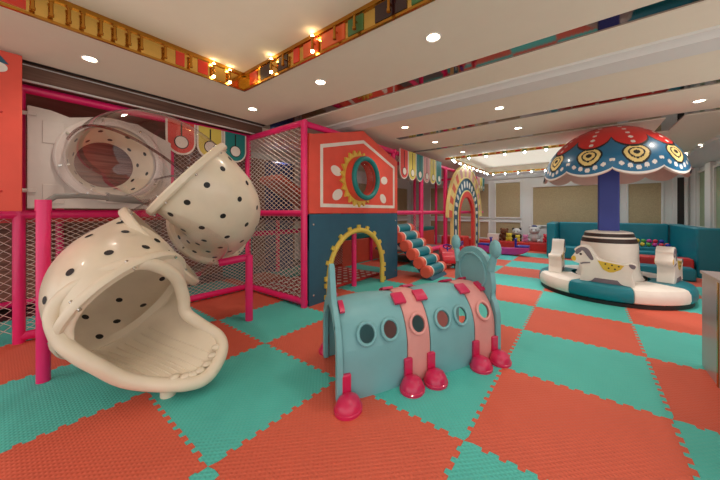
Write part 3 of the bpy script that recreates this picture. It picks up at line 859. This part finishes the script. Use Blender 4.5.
# canopy
CR, CZ0, CZT = .92, 1.84, 2.74
G_ = 10
NU, NV = 720, 130
dome = MB()
def dome_pt(phi, t, off=0):
    """t 0 at apex to 1 at rim"""
    b = t * PI * .44; r = (CR + off) * sin(b) / sin(PI * .44); z = CZ0 + .12 + (CZT - CZ0 - .12 + off) * (cos(b) - cos(PI * .44)) / (1 - cos(PI * .44))
    ph_ = (phi * G_ / (2 * PI)) % 1.0
    if t > .86:
        e = (t - .86) / .14
        z -= e * .10 * sin(PI * ph_) ** .7
    return Vector((r * cos(phi), r * sin(phi), z))
def dome_mat(phi, t):
    ph_ = (phi * G_ / (2 * PI)) % 1.0
    x = ph_ - .5                             # -.5 .. .5 in one gore
    arc_w = 2 * PI / G_                      # angular width
    b = t * PI * .44; rr = CR * sin(b)
    # metric coordinates inside the gore
    mx_ = x * arc_w * rr; my = t * 1.4
    # rim outline
    if t > .985: return 4
    # red petals: tips between the eyes, valleys above the eyes
    lim = .56 + .18 * max(0, 1 - (2 * x) ** 2) ** .6
    if t < lim - .014:
        # dots along petal axis
        ax = mx_
        for dt in (.30, .41, .51, .60, .68):
            if t < .7 and ((ax / .028) ** 2 + ((t - dt) * 1.4 / .03) ** 2) < 1: return 2
        return 1
    if t < lim + .014: return 3
    # eyes
    q = math.hypot(mx_ / 1.1, my - .828 * 1.4)
    if q < .146:
        return 3 if q < .034 else 5 if q < .068 else 3 if q < .086 else 5 if q < .124 else 3
    # white dots along the lower scallop
    for k in range(-3, 4):
        px = k * .09; tz = .955 - .014 * abs(k) - (0 if abs(k) < 3 else .015)
        if ((mx_ - px) / .03) ** 2 + ((my - tz * 1.4) / .024) ** 2 < 1: return 2
    return 0
vs = [dome_pt(2 * PI * k / NU, i / NV) for i in range(NV + 1) for k in range(NU)]
o0 = len(dome.v); dome.v += vs
for i in range(NV):
    for k in range(NU):
        dome.f.append([i * NU + k, i * NU + (k + 1) % NU, (i + 1) * NU + (k + 1) % NU, (i + 1) * NU + k])
        dome.m.append(dome_mat(2 * PI * (k + .5) / NU, (i + .5) / NV))
can = dome.build('canopy', ['canblue', 'canred', 'canwhite', 'black', 'canwhite', 'canyellow'], ca, ang=80)
can_rot = R(18); can.rotation_euler = (0, 0, can_rot)
ln = MB(); n1, n2 = 240, 14
ln.add([dome_pt(2 * PI * k / n1, i / n2, -.02) - Vector((0, 0, .012)) for i in range(n2 + 1) for k in range(n1)],
       [(i * n1 + k, i * n1 + (k + 1) % n1, (i + 1) * n1 + (k + 1) % n1, (i + 1) * n1 + k) for i in range(n2) for k in range(n1)])
lo_ = ln.build('canopy_lining', 'canin', can, ang=80)
# horses
hs = [(-186, 125), (-170, 148), (-152, 172), (-168, 186), (-130, 215), (-95, 216), (-70, 203), (-52, 172), (-28, 136), (0, 124), (40, 116), (90, 112), (120, 113), (140, 122),
      (165, 122), (182, 112), (176, 92), (160, 78), (156, 40), (172, -10), (172, -14), (110, -14), (84, 14), (-40, 14), (-64, -14), (-128, -14), (-128, -8), (-120, 30), (-112, 66), (-122, 92), (-140, 98), (-168, 104)]
def hp_(pts): return [(x * .00205, z * .00236 + .035) for x, z in pts]
def smooth(poly, it=2):
    for _ in range(it):
        q = []
        for i in range(len(poly)):
            a, b = poly[i], poly[(i + 1) % len(poly)]
            q += [(a[0] * .75 + b[0] * .25, a[1] * .75 + b[1] * .25), (a[0] * .25 + b[0] * .75, a[1] * .25 + b[1] * .75)]
        poly = q
    return poly
HT = .092
YQ = lambda a, b, d: (a, d, b)
def make_horse():
    b = MB().prism(smooth(hp_(hs)), YQ, -HT, HT).build('horse', 'white', ca, bevel=.02, origin=(0, 0, 0))
    for sd in (-1, 1):
        d0, d1 = (HT, HT + .004) if sd > 0 else (-HT - .004, -HT)
        mb = MB().prism(smooth(hp_([(-158, 178), (-128, 204), (-96, 206), (-72, 190), (-52, 150), (-44, 128), (-62, 122), (-84, 150), (-112, 188), (-124, 170), (-150, 150)]), 1), YQ, d0, d1)
        mb.build('mane', 'mauve', b)
        sc = [(-24, 126), (120, 108)] + [(120 - 18 * k + (0 if k % 2 else -4), (108 - [0, 26, 38, 46, 50, 46, 36, 14, -6][min(8, k)])) for k in range(1, 8)]
        sb = MB().prism(hp_(sc), YQ, d0, d1).build('saddle_blanket', 'saddle', b)
        sp = MB()
        for (x, z) in ((20, 108), (56, 104), (92, 100), (38, 84), (72, 82)): sp.prism([(x * .00205 + .011 * cos(q), z * .00236 + .035 + .011 * sin(q)) for q in [2 * PI * h / 12 for h in range(12)]], YQ, d1 if sd > 0 else d0 - .003, d1 + .003 if sd > 0 else d0)
        sp.each('dot', 'black', b)
        MB().prism(smooth(hp_([(-184, 124), (-168, 146), (-154, 140), (-150, 116), (-166, 106)]), 1), YQ, d0, d1).build('muzzle', 'saddle', b)
        MB().prism(circ(-122 * .00205, 158 * .00236 + .035, .017, n=14), YQ, d0, d1).build('eye', 'brown', b)
        MB().prism(hp_([(-126, 100), (-104, 108), (-66, 112), (-66, 104), (-104, 98), (-122, 92)]), YQ, d0, d1).build('collar', 'mauve', b)
        MB().prism(smooth(hp_([(142, 120), (164, 121), (180, 112), (174, 94), (160, 92), (146, 106)]), 1), YQ, d0, d1).build('tail', 'mauve', b)
        MB().prism(hp_([(-62, -13), (-40, 14), (84, 14), (110, -13)]), YQ, d0, d1).build('rocker', 'mauve', b)
    return b
h0 = make_horse()
for k, ang_ in enumerate((-98, 178, 2, 88)):
    h = h0 if k == 0 else dup(h0, ca)
    a = R(ang_); rr = .71
    h.location = (rr * cos(a), rr * sin(a), .272)
    h.rotation_euler = (0, 0, a + PI / 2 + (R(-20) if k == 2 else 0))
ca.location = (CX, CY, 0)

# ------------------------------------------------------------------ ball pit fence and benches
def fence(x0, x1, y0, y1, z, label, m='teal', name='padded_wall', z0=.0, bev=.035, cat='padded wall'):
    return tag(MB().box(x0, x1, y0, y1, z0, z).build(name, m, bevel=bev), label, cat)
fence(-.88, -.66, 9.95, 11.45, 1.0, 'teal padded wall forming the left end of the ball pit behind the horse')
fence(-.655, 1.78, 11.2, 11.42, 1.0, 'teal padded wall along the back of the ball pit below the wallpaper')
fence(1.8, 2.02, 9.1, 11.42, 1.0, 'teal padded wall along the right side of the ball pit')
fence(1.78, 2.36, 8.75, 9.08, 1.0, 'teal padded end wall of the ball pit nearest the right edge of the photo')
fence(-.62, 1.76, 9.98, 10.3, .34, 'low teal padded front wall holding in the toy balls', name='padded_bench', cat='padded bench')
fence(.45, 1.75, 8.75, 9.1, .36, 'low red padded bench behind the right white horse', m='redvinyl', name='padded_bench', cat='padded bench')
fence(.4, 1.66, 8.15, 8.5, .24, 'low teal padded bench directly behind the carousel, in front of the red bench', name='padded_bench', cat='padded bench')
fence(.15, 1.76, 10.4, 11.18, .42, 'teal padded plinth under the heap of toy balls', name='padded_plinth', cat='padded plinth')
bcols = ['toyblue', 'plushyellow', 'toygreen', 'toyred', 'plushyellow', 'coral', 'saddle', 'toymagenta', 'canblue']
spots = []
BR = .052
for k in range(13): spots.append((.27 + .115 * k, 10.47 + .01 * (k % 2), .422 + BR))
for k in range(13): spots.append((.30 + .113 * k, 10.61 + .012 * (k % 3), .422 + BR))
for k in range(11): spots.append((.42 + .113 * k, 10.545 + .008 * (k % 2), .422 + BR + .088))
cnames = {'toyblue': 'blue', 'plushyellow': 'yellow', 'toygreen': 'green', 'toyred': 'red', 'coral': 'orange', 'saddle': 'mustard', 'toymagenta': 'magenta', 'canblue': 'sky blue'}
cnt = {}
bp_ = {}
for k, p in enumerate(spots):
    c = bcols[(k * 5 + k // 4) % len(bcols)]
    nmc = cnames[c]
    if c not in bp_:
        o = MB().sphere((0, 0, 0), BR, 14).build('toy_ball', c, origin=(0, 0, 0)); bp_[c] = o
    else: o = bp_[c].copy(); C.objects.link(o)
    o.location = p
    tag(o, 'small %s toy ball in the heap inside the teal ball pit' % nmc, 'ball', '%s toy balls in the ball pit' % nmc)

# red bumper by the back wall with plush toys
tag(MB().box(-4.4, -.9, 11.2, 11.8, 0, .27).build('padded_bench', 'redvinyl', bevel=.02), 'long low red padded ledge along the back wall carrying plush toys', 'padded bench')
def plush(name, label, loc, s, body, head, extra=None, cat='plush toy', rz=0):
    t = thing(name, label, cat, loc, 'plush toys on the red ledge'); x, y, z = loc
    MB().sphere((x, y, z + .13 * s), (.13 * s, .11 * s, .14 * s), 18).build('body', body, t)
    hd = MB().sphere((x, y - .02 * s, z + .33 * s), (.14 * s, .12 * s, .125 * s), 20).build('head', head, t)
    for sx in (-1, 1):
        MB().sphere((x + sx * .11 * s, y, z + .42 * s), (.045 * s, .03 * s, .05 * s), 12).build('ear', body, hd)
        MB().sphere((x + sx * .05 * s, y - .13 * s, z + .35 * s), .016 * s, 8).build('eye', 'black', hd)
        MB().sphere((x + sx * .12 * s, y - .09 * s, z + .04 * s), (.05 * s, .09 * s, .045 * s), 12).build('leg', body, t)
        MB().sphere((x + sx * .13 * s, y - .05 * s, z + .17 * s), (.04 * s, .06 * s, .08 * s), 12).build('arm', body, t)
    MB().sphere((x, y - .13 * s, z + .3 * s), (.05 * s, .03 * s, .035 * s), 12).build('snout', extra or head, hd)
    return t
plush('plush_dog', 'brown plush dog at the left of the toys on the red ledge', (-2.34, 11.62, .28), .95, 'plushbrown', 'plushbrown')
plush('plush_dog', 'dark plush dog with a white face beside the brown plush dog', (-1.93, 11.62, .28), 1.0, 'plushdark', 'plushwhite', 'plushwhite')
plush('plush_toy', 'small yellow plush animal sitting in front of the brown dog', (-2.13, 11.36, .28), .62, 'plushyellow', 'plushyellow')
plush('plush_toy', 'small pale yellow plush animal next to the pink one', (-1.86, 11.36, .28), .5, 'plushyellow', 'plushyellow')
plush('plush_toy', 'small pink plush animal between the yellow ones and the big white bear', (-1.62, 11.36, .28), .55, 'plushpink', 'plushpink')
wb = plush('plush_bear', 'big white plush bear with small navy cap sitting on the red ledge', (-1.38, 11.6, .285), 1.2, 'plushwhite', 'plushwhite')
MB().sphere((-1.38, 11.57, .285 + .53), (.09, .08, .05), 14).build('cap', 'navy', wb)
plush('plush_toy', 'red plush toy wedged between white bear and teal wall', (-1.03, 11.62, .28), .62, 'toyred', 'toyred')
tag(MB().box(-2.9, -2.5, 11.5, 11.75, .271, .5).build('storage_box', 'white', bevel=.015), 'plain white box on the red ledge left of the plush toys', 'box')

# ------------------------------------------------------------------ rear play frame, arch, rollers
rf = thing('climbing_frame', 'rear pink play frame with rails and trampoline bed beyond the playhouse', 'climbing frame', (HX, 8, 0))
for y in (6.35, 7.88, 10.7): pole((HX - .05, y, 0), (HX - .05, y, 2.6), rf, 'post', r=.055)
for x, y in ((-4.6, 6.35), (-4.6, 8.9), (-4.6, 10.7)): pole((x, y, 0), (x, y, 2.6), rf, 'post')
for z in (1.31, 2.56): pole((HX - .05, 5.15, z), (HX - .05, 11.6, z), rf)
pole((HX - .05, 6.3, .36), (HX - .05, 7.9, .36), rf, r=.06)
pole((-4.6, 5.15, 1.31), (-4.6, 10.7, 1.31), rf)
for y in (6.35, 10.7): pole((HX, y, 2.56), (-4.6, y, 2.56), rf)
MB().box(-4.5, HX - .02, 6.4, 8.0, .3, .36).build('trampoline_bed', 'greymesh', rf)
MB().box(HX - .1, HX - .03, 6.42, 7.82, .02, .3).build('trampoline_skirt', 'greymesh', rf)
MB().box(-4.9, -4.62, 5.2, 10.6, 0, .62).build('low_wall', 'coral', rf, bevel=.02)
MB().box(-4.9, -4.62, 5.2, 10.6, .625, .76).build('wall_pad', 'tealboard', rf, bevel=.02)
net(MB(), (HX - .08, 5.2, 2.3), (0, 1, 0), (0, 0, 1), 5.4, .26, cu=.09, cv=.07).build('net', 'netpink', rf)
net(MB(), (HX - .08, 6.02, .4), (0, 1, 0), (0, 0, 1), .28, .9, cu=.09, cv=.07, r=.0028).build('net', 'net', rf)

ra = thing('rainbow_arch', 'rainbow arch board with striped sunburst rays, blue dotted band and red inner band', 'arch', (-2.94, 9.15, 0))
AY, AZ = 9.15, 1.17
def band(r0, r1, x0, x1, m, name, legs=True, a0=PI, a1=0, n_=40):
    A = circ(AY, AZ, r1, n=n_, a0=a0, a1=a1, end=True); B = circ(AY, AZ, r0, n=n_, a0=a0, a1=a1, end=True)
    if legs: A = [(AY - r1, 0)] + A + [(AY + r1, 0)]; B = [(AY - r0, 0)] + B + [(AY + r0, 0)]
    return MB().strip(A, B, XP, x0, x1).build(name, m, ra)
band(.62, .80, -2.98, -2.9, 'red', 'inner_band')
band(.80, .83, -2.98, -2.89, 'canyellow', 'cream_edge')
bb = band(.83, 1.2, -2.98, -2.91, 'blueboard', 'dotted_band')
band(1.2, 1.24, -2.98, -2.89, 'canyellow', 'cream_edge')
dt = MB()
for k in range(13):
    a = PI * (k + .5) / 13; y, z = AY + 1.015 * cos(a), AZ + 1.015 * sin(a)
    dt.prism([(y + p * cos(a) - q * sin(a), z + p * sin(a) + q * cos(a)) for p, q in circ(0, 0, .11, .06, 16)], XP, -2.91, -2.9)
for sx in (-1, 1):
    for k in range(4): dt.prism(circ(AY + sx * 1.0, .15 + k * .29, .055, .095, 16), XP, -2.91, -2.9)
dt.each('white_oval', 'white', bb)
NR = 22
for k in range(NR):
    a0, a1 = PI * k / NR, PI * (k + 1) / NR
    band(1.24, 1.54, -2.98, -2.92, ('canyellow', 'coral')[k % 2] if k > NR * .6 else ('canyellow', 'catpink')[k % 2], 'ray', legs=False, a0=a0, a1=a1, n_=3)
band(1.54, 1.585, -2.98, -2.9, 'canyellow', 'cream_edge', legs=False)

# roller ramp climbing into the play frame
rr_ = thing('roller_ramp', 'ramp of teal padded rollers with coral and white ends beside the playhouse', 'climbing ramp', (-2.7, 5.6, 0))
ang_r = R(46)
for k in range(6):
    x, z = -2.44 - .155 * k, .15 + .16 * k
    y0, y1 = 5.16, 5.98
    t = MB().cyl((x, y0 + .17, z), (x, y1 - .17, z), .112, 24).build('roller', 'teal', rr_)
    MB().cyl((x, y0 + .13, z), (x, y0 + .17, z), .115, 24).cyl((x, y1 - .17, z), (x, y1 - .13, z), .115, 24).each('white_band', 'white', t)
    MB().path([(x, y0, z), (x, y0 + .012, z), (x, y0 + .13, z)], [.1, .115, .115], 24).path([(x, y1, z), (x, y1 - .012, z), (x, y1 - .13, z)], [.1, .115, .115], 24).each('coral_end', 'coral', t)
for y in (5.16, 5.98):
    pass
MB().prism([(-2.3, .0), (-2.45, .0), (-3.25, .8), (-3.25, .94), (-3.2, .94)], lambda a, b, d: (a, d, b), 5.2, 5.94).build('ramp_board', 'blueboard', rr_, bevel=.008)

# soft block and ride-on toys near the arch
tag(MB().box(-3.7, -2.95, 9.0, 9.5, 0, .55).build('soft_block', 'redvinyl', bevel=.04), 'red soft block standing in the opening of the rainbow arch', 'soft block')
def car(label, x, y, rz, m, m2):
    t = thing('ride_on_car', label, 'toy car', (0, 0, 0), 'ride-on toy cars')
    b = smooth([(-.3, .1), (.3, .1), (.34, .2), (.3, .3), (.12, .34), (.06, .42), (-.02, .42), (-.06, .32), (-.2, .3), (-.26, .44), (-.33, .44), (-.34, .2)], 2)
    MB().prism(b, YQ, -.15, .15).build('body', m, t, bevel=.03)
    MB().box(-.22, .02, -.11, .11, .3, .335).build('seat', m2, t, bevel=.01)
    MB().cyl((.08, 0, .38), (.03, 0, .48), .015, 8).path([(.03 + .03 * cos(q), .09 * cos(q), .49 + .09 * sin(q) * .5) for q in [2 * PI * h / 20 for h in range(20)]], .014, 8, closed=True).build('steering_wheel', 'toyblue', t)
    for sx in (-.2, .2):
        for sy in (-1, 1):
            w = MB().cyl((sx, sy * .14, .085), (sx, sy * .2, .085), .085, 20).build('wheel', 'rubber', t)
            MB().cyl((sx, sy * .2, .085), (sx, sy * .207, .085), .05, 16).build('hub', 'toygreen', w)
    t.location = (x, y, 0); t.rotation_euler = (0, 0, rz)
car('red ride-on toy car with green hubs beside the roller ramp', -2.62, 6.75, R(-60), 'toyred', 'toyred')
car('red and pink ride-on toy car parked behind the nearer red one', -2.55, 7.7, R(200), 'toyred', 'catpink')
sw = thing('seesaw', 'magenta plastic seesaw with blue seats and handles near the far arch foot', 'seesaw', (-2.2, 9.75, 0)); XF = lambda v: v + Vector((.2, 0, 0))
MB().prism(smooth([(-2.85, .1), (-2.5, .02), (-1.9, .02), (-1.55, .1), (-1.45, .28), (-1.7, .26), (-2.2, .2), (-2.7, .26), (-2.95, .28)], 2), YP, 9.6, 9.9).build('rocker', 'toymagenta', sw, bevel=.02)
for x, s in ((-2.75, 1), (-1.65, -1)):
    se = MB().box(x - .16, x + .16, 9.6, 9.9, .26, .32).build('seat', 'toyblue', sw, bevel=.02)
    MB().cyl((x + s * .2, 9.75, .22), (x + s * .2, 9.75, .52), .03, 12).cyl((x + s * .2, 9.62, .5), (x + s * .2, 9.88, .5), .025, 12).each('handle', 'toyblue', sw)

XF = lambda v: v
# ------------------------------------------------------------------ counter at the right edge
co = thing('counter_unit', 'lavender grey counter with wood edge at the right edge of the photo', 'counter', (1.2, 3.0, 0))
MB().box(.80, 1.7, 1.9, 3.79, 0, .80).build('body', 'counter', co, bevel=.004)
MB().box(.79, 1.71, 1.89, 3.80, .80, .825).build('top', 'counter', co, bevel=.004)
sm = MB()
for y in (3.40, 2.9, 2.4): sm.box(.794, .80, y - .012, y + .012, 0, .8)
sm.each('edge_strip', 'goldlamp', co)

# ------------------------------------------------------------------ lamps
def spot(x, y, z, e, col=(1, .9, .78), size=R(130), blend=.9, r=.05):
    l = bpy.data.lights.new('downlight_and_fill_beam', 'SPOT'); l.energy = e; l.color = col; l.spot_size = size; l.spot_blend = blend; l.shadow_soft_size = r
    o = bpy.data.objects.new('downlight_and_fill_beam', l); C.objects.link(o); o.location = (x, y, z); return o
dl = [(-3.73, .56, 'above the slide entry'), (-3.73, 2.27, 'in the ceiling corner before the playhouse'), (-2.35, 2.27, 'second from the corner in front of the gold tray'), (-1.0, 2.27, 'rightmost in front of the gold tray'),
      (-2.46, 4.4, 'over the playhouse gable'), (-.95, 4.4, 'in the strip behind the moulding, above the aisle'), (-2.48, 5.72, 'near the red pennants'), (-.92, 5.66, 'bright one between mirror strips left of the canopy'),
      (1.19, 5.75, 'bright one above and right of the canopy'), (-2.36, 7.1, 'at the near corner of the light tray'), (2.0, 9.5, 'in the right side ceiling, nearer one'), (2.0, 10.63, 'in the right side ceiling, farther one')]
proto = None
for x, y, w in dl:
    if proto is None:
        t = thing('ceiling_downlight', 'x', 'ceiling light', (0, 0, 0), 'recessed ceiling downlights')
        MB().lathe([(.05, -.002), (.062, -.008), (.068, -.004), (.068, .0), (.05, .0)], 28).build('trim_ring', 'wallwhite', t)
        MB().lathe([(0, -.003), (.05, -.003)], 28).build('lens', 'lamp', t); proto = t
    else: t = dup(proto)
    t.location = (x, y, CZ); t['label'] = 'round recessed ceiling downlight ' + w
E_ = 32
for x, y, w in dl:
    hot = (x, y) in ((-.92, 5.66), (1.19, 5.75))
    spot(x, y, CZ - .02, E_ * (.7 if hot else .8))
    if hot: spot(x, y, CZ - .02, 90, (1, .93, .88), R(38), .6)
for x in (-2.3, -.9, .5, 1.6):  # unseen beams added behind the camera for light, without fixtures
    for y in (-2.1, ): spot(x, y, CZ - .02, E_)
for (x, y) in ((.4, 2.27), (1.7, 2.27), (.4, 4.4), (.3, 4.4), (1.7, 4.4), (-3.73, -1.1), (2.1, .2), (2.1, 7.6)): spot(x, y, CZ - .02, E_ * .8)
def area(x, y, z, sx, sy, e, col, rx=0):
    l = bpy.data.lights.new('cove_light', 'AREA'); l.shape = 'RECTANGLE'; l.size = sx; l.size_y = sy; l.energy = e; l.color = col
    o = bpy.data.objects.new('cove_light', l); C.objects.link(o); o.location = (x, y, z); o.rotation_euler = (rx, 0, 0); return o
# light coves inside the two trays, facing up to the tray ceiling
area(-.7, .2, 2.86, 4.6, 2.8, 5, (1, .86, .72), PI)
area(-1.1, 9.56, 2.84, 3.3, 3.4, 24, (.9, .96, 1), PI)
# added fill spots without fixtures: back of the room, then inside the play frames
for q in ((-1.0, 7.1), (.3, 7.1), (-2.2, 8.9), (-.6, 8.9), (1.0, 8.9), (-2.0, 10.8), (-.4, 10.8), (1.2, 10.8), (-4.2, 11.4)): spot(q[0], q[1], CZ - .02, E_ * 1.25, (.78, .9, 1))
for p in ((-5.4, 1.2, 2.6), (-5.4, .8, 1.15), (-5.4, 4.0, 2.6), (-4.0, 7.2, 2.5), (-4.2, 9.6, 2.5)): spot(p[0], p[1], p[2], 16 if p[1] < 5 else 42, size=R(160))

# gold tray bracket lamps
lamp0 = None
fl = [(-3.2, .17, 0), (-3.2, .264, 0), (-3.2, .36, 0), (-3.2, .44, 0), (-3.2, .55, 0), (-3.2, .64, 0), (-3.2, .74, 0), (-3.2, .83, 0), (-3.2, 1.02, 0), (-3.2, 1.25, 0), (-3.2, 1.48, 1), (-3.2, 1.66, 1),
      (-2.62, 1.81, 1), (-2.42, 1.81, 0), (-1.98, 1.81, 1), (-1.7, 1.81, 0), (-1.48, 1.81, 0), (-1.15, 1.81, 0), (-.85, 1.81, 0), (-.6, 1.81, 0)]
pr = {}
kk = 0
ords = ['first', 'second', 'third', 'fourth', 'fifth', 'sixth', 'seventh', 'eighth', 'ninth', 'tenth', 'eleventh', 'twelfth']
for idx, (x, y, lit) in enumerate(fl):
    left = x < -3.1
    if lit not in pr:
        t = thing('bracket_lamp', 'x', 'lamp', (0, 0, 0), 'small brass lamps on the gold tray edge')
        MB().cyl((0, 0, 2.845), (0, 0, 2.935), .012, 12).build('lamp_tube', 'goldlamp', t)
        MB().cyl((0, 0, 2.825), (0, 0, 2.845), .016, 12).cyl((0, 0, 2.935), (0, 0, 2.95), .016, 12).each('end_cap', 'goldlamp', t)
        if lit: MB().sphere((.0, 0, 2.82), .016, 12).sphere((0, 0, 2.955), .014, 12).each('bulb', 'bulbwarm', t)
        MB().box(-.04, 0, -.006, .006, 2.89, 2.9).build('bracket', 'goldlamp', t); pr[lit] = t
    else: t = dup(pr[lit])
    t.location = (x, y, 0); t.rotation_euler = (0, 0, 0 if left else -PI / 2)
    if left: t['label'] = ('lit' if lit else 'unlit') + ' brass tube lamp on the left gold tray edge, %s along from the camera side' % ords[idx]
    else: t['label'] = ('lit' if lit else 'unlit') + ' brass tube lamp on the far gold tray edge, %s from the corner' % ords[idx - 12]
# string lights round the rear tray
def garland(label, p0, p1, nb):
    t = thing('string_lights', label, 'string lights', p0, 'string lights round the rear ceiling tray')
    p0, p1 = Vector(p0), Vector(p1); d = p1 - p0; nrm = Vector((0, 0, 1)).cross(d.normalized())
    band_ = MB()
    q = [p0 + nrm * .012, p1 + nrm * .012, p1 - nrm * .012, p0 - nrm * .012]
    band_.add([v for v in q] + [v + Vector((0, 0, -.06)) for v in q], [(0, 1, 2, 3), (4, 5, 6, 7), (0, 1, 5, 4), (1, 2, 6, 5), (2, 3, 7, 6), (3, 0, 4, 7)])
    band_.build('gold_band', 'gold', t)
    L = d.length; k = int(L / .14)
    for i, m_ in enumerate(('inlayred', 'inlaygreen', 'goldlamp')):
        mb = MB()
        for j in range(i, k, 3):
            c = p0 + d * ((j + .5) / k); random.seed(j * 7 + i)
            w = .04 + .02 * random.random(); e = d.normalized() * w
            pp = [c - e - nrm * .018, c + e - nrm * .018, c + e + nrm * .018, c - e + nrm * .018]
            mb.add([v + Vector((0, 0, -.012)) for v in pp] + [v + Vector((0, 0, -.05)) for v in pp], [(0, 1, 2, 3), (4, 5, 6, 7), (0, 1, 5, 4), (1, 2, 6, 5), (2, 3, 7, 6), (3, 0, 4, 7)])
        mb.each('tinsel', m_, t)
    for j in range(nb):
        c = p0 + d * ((j + .5) / nb)
        MB().sphere(c + Vector((0, 0, -.085)), .024, 12).build('bulb', 'bulbcool', t)
garland('string of white bulbs on the near edge of the rear ceiling tray', (-3.0, 7.6, CZ), (.8, 7.6, CZ), 9)
garland('string of white bulbs on the left edge of the rear ceiling tray above the arch', (-2.84, 7.68, CZ), (-2.84, 11.45, CZ), 9)
garland('string of white bulbs on the far edge of the rear ceiling tray', (-2.9, 11.5, CZ), (.8, 11.5, CZ), 9)

# ------------------------------------------------------------------ world and view
w = bpy.data.worlds.new('world'); S.world = w; w.use_nodes = True
bg = w.node_tree.nodes['Background']; bg.inputs[0].default_value = (1, .93, .87, 1); bg.inputs[1].default_value = 1.3
S.view_settings.view_transform = 'Standard'; S.view_settings.look = 'None'
S.view_settings.gamma = 1; S.view_settings.use_curve_mapping = False
S.view_settings.exposure = .08
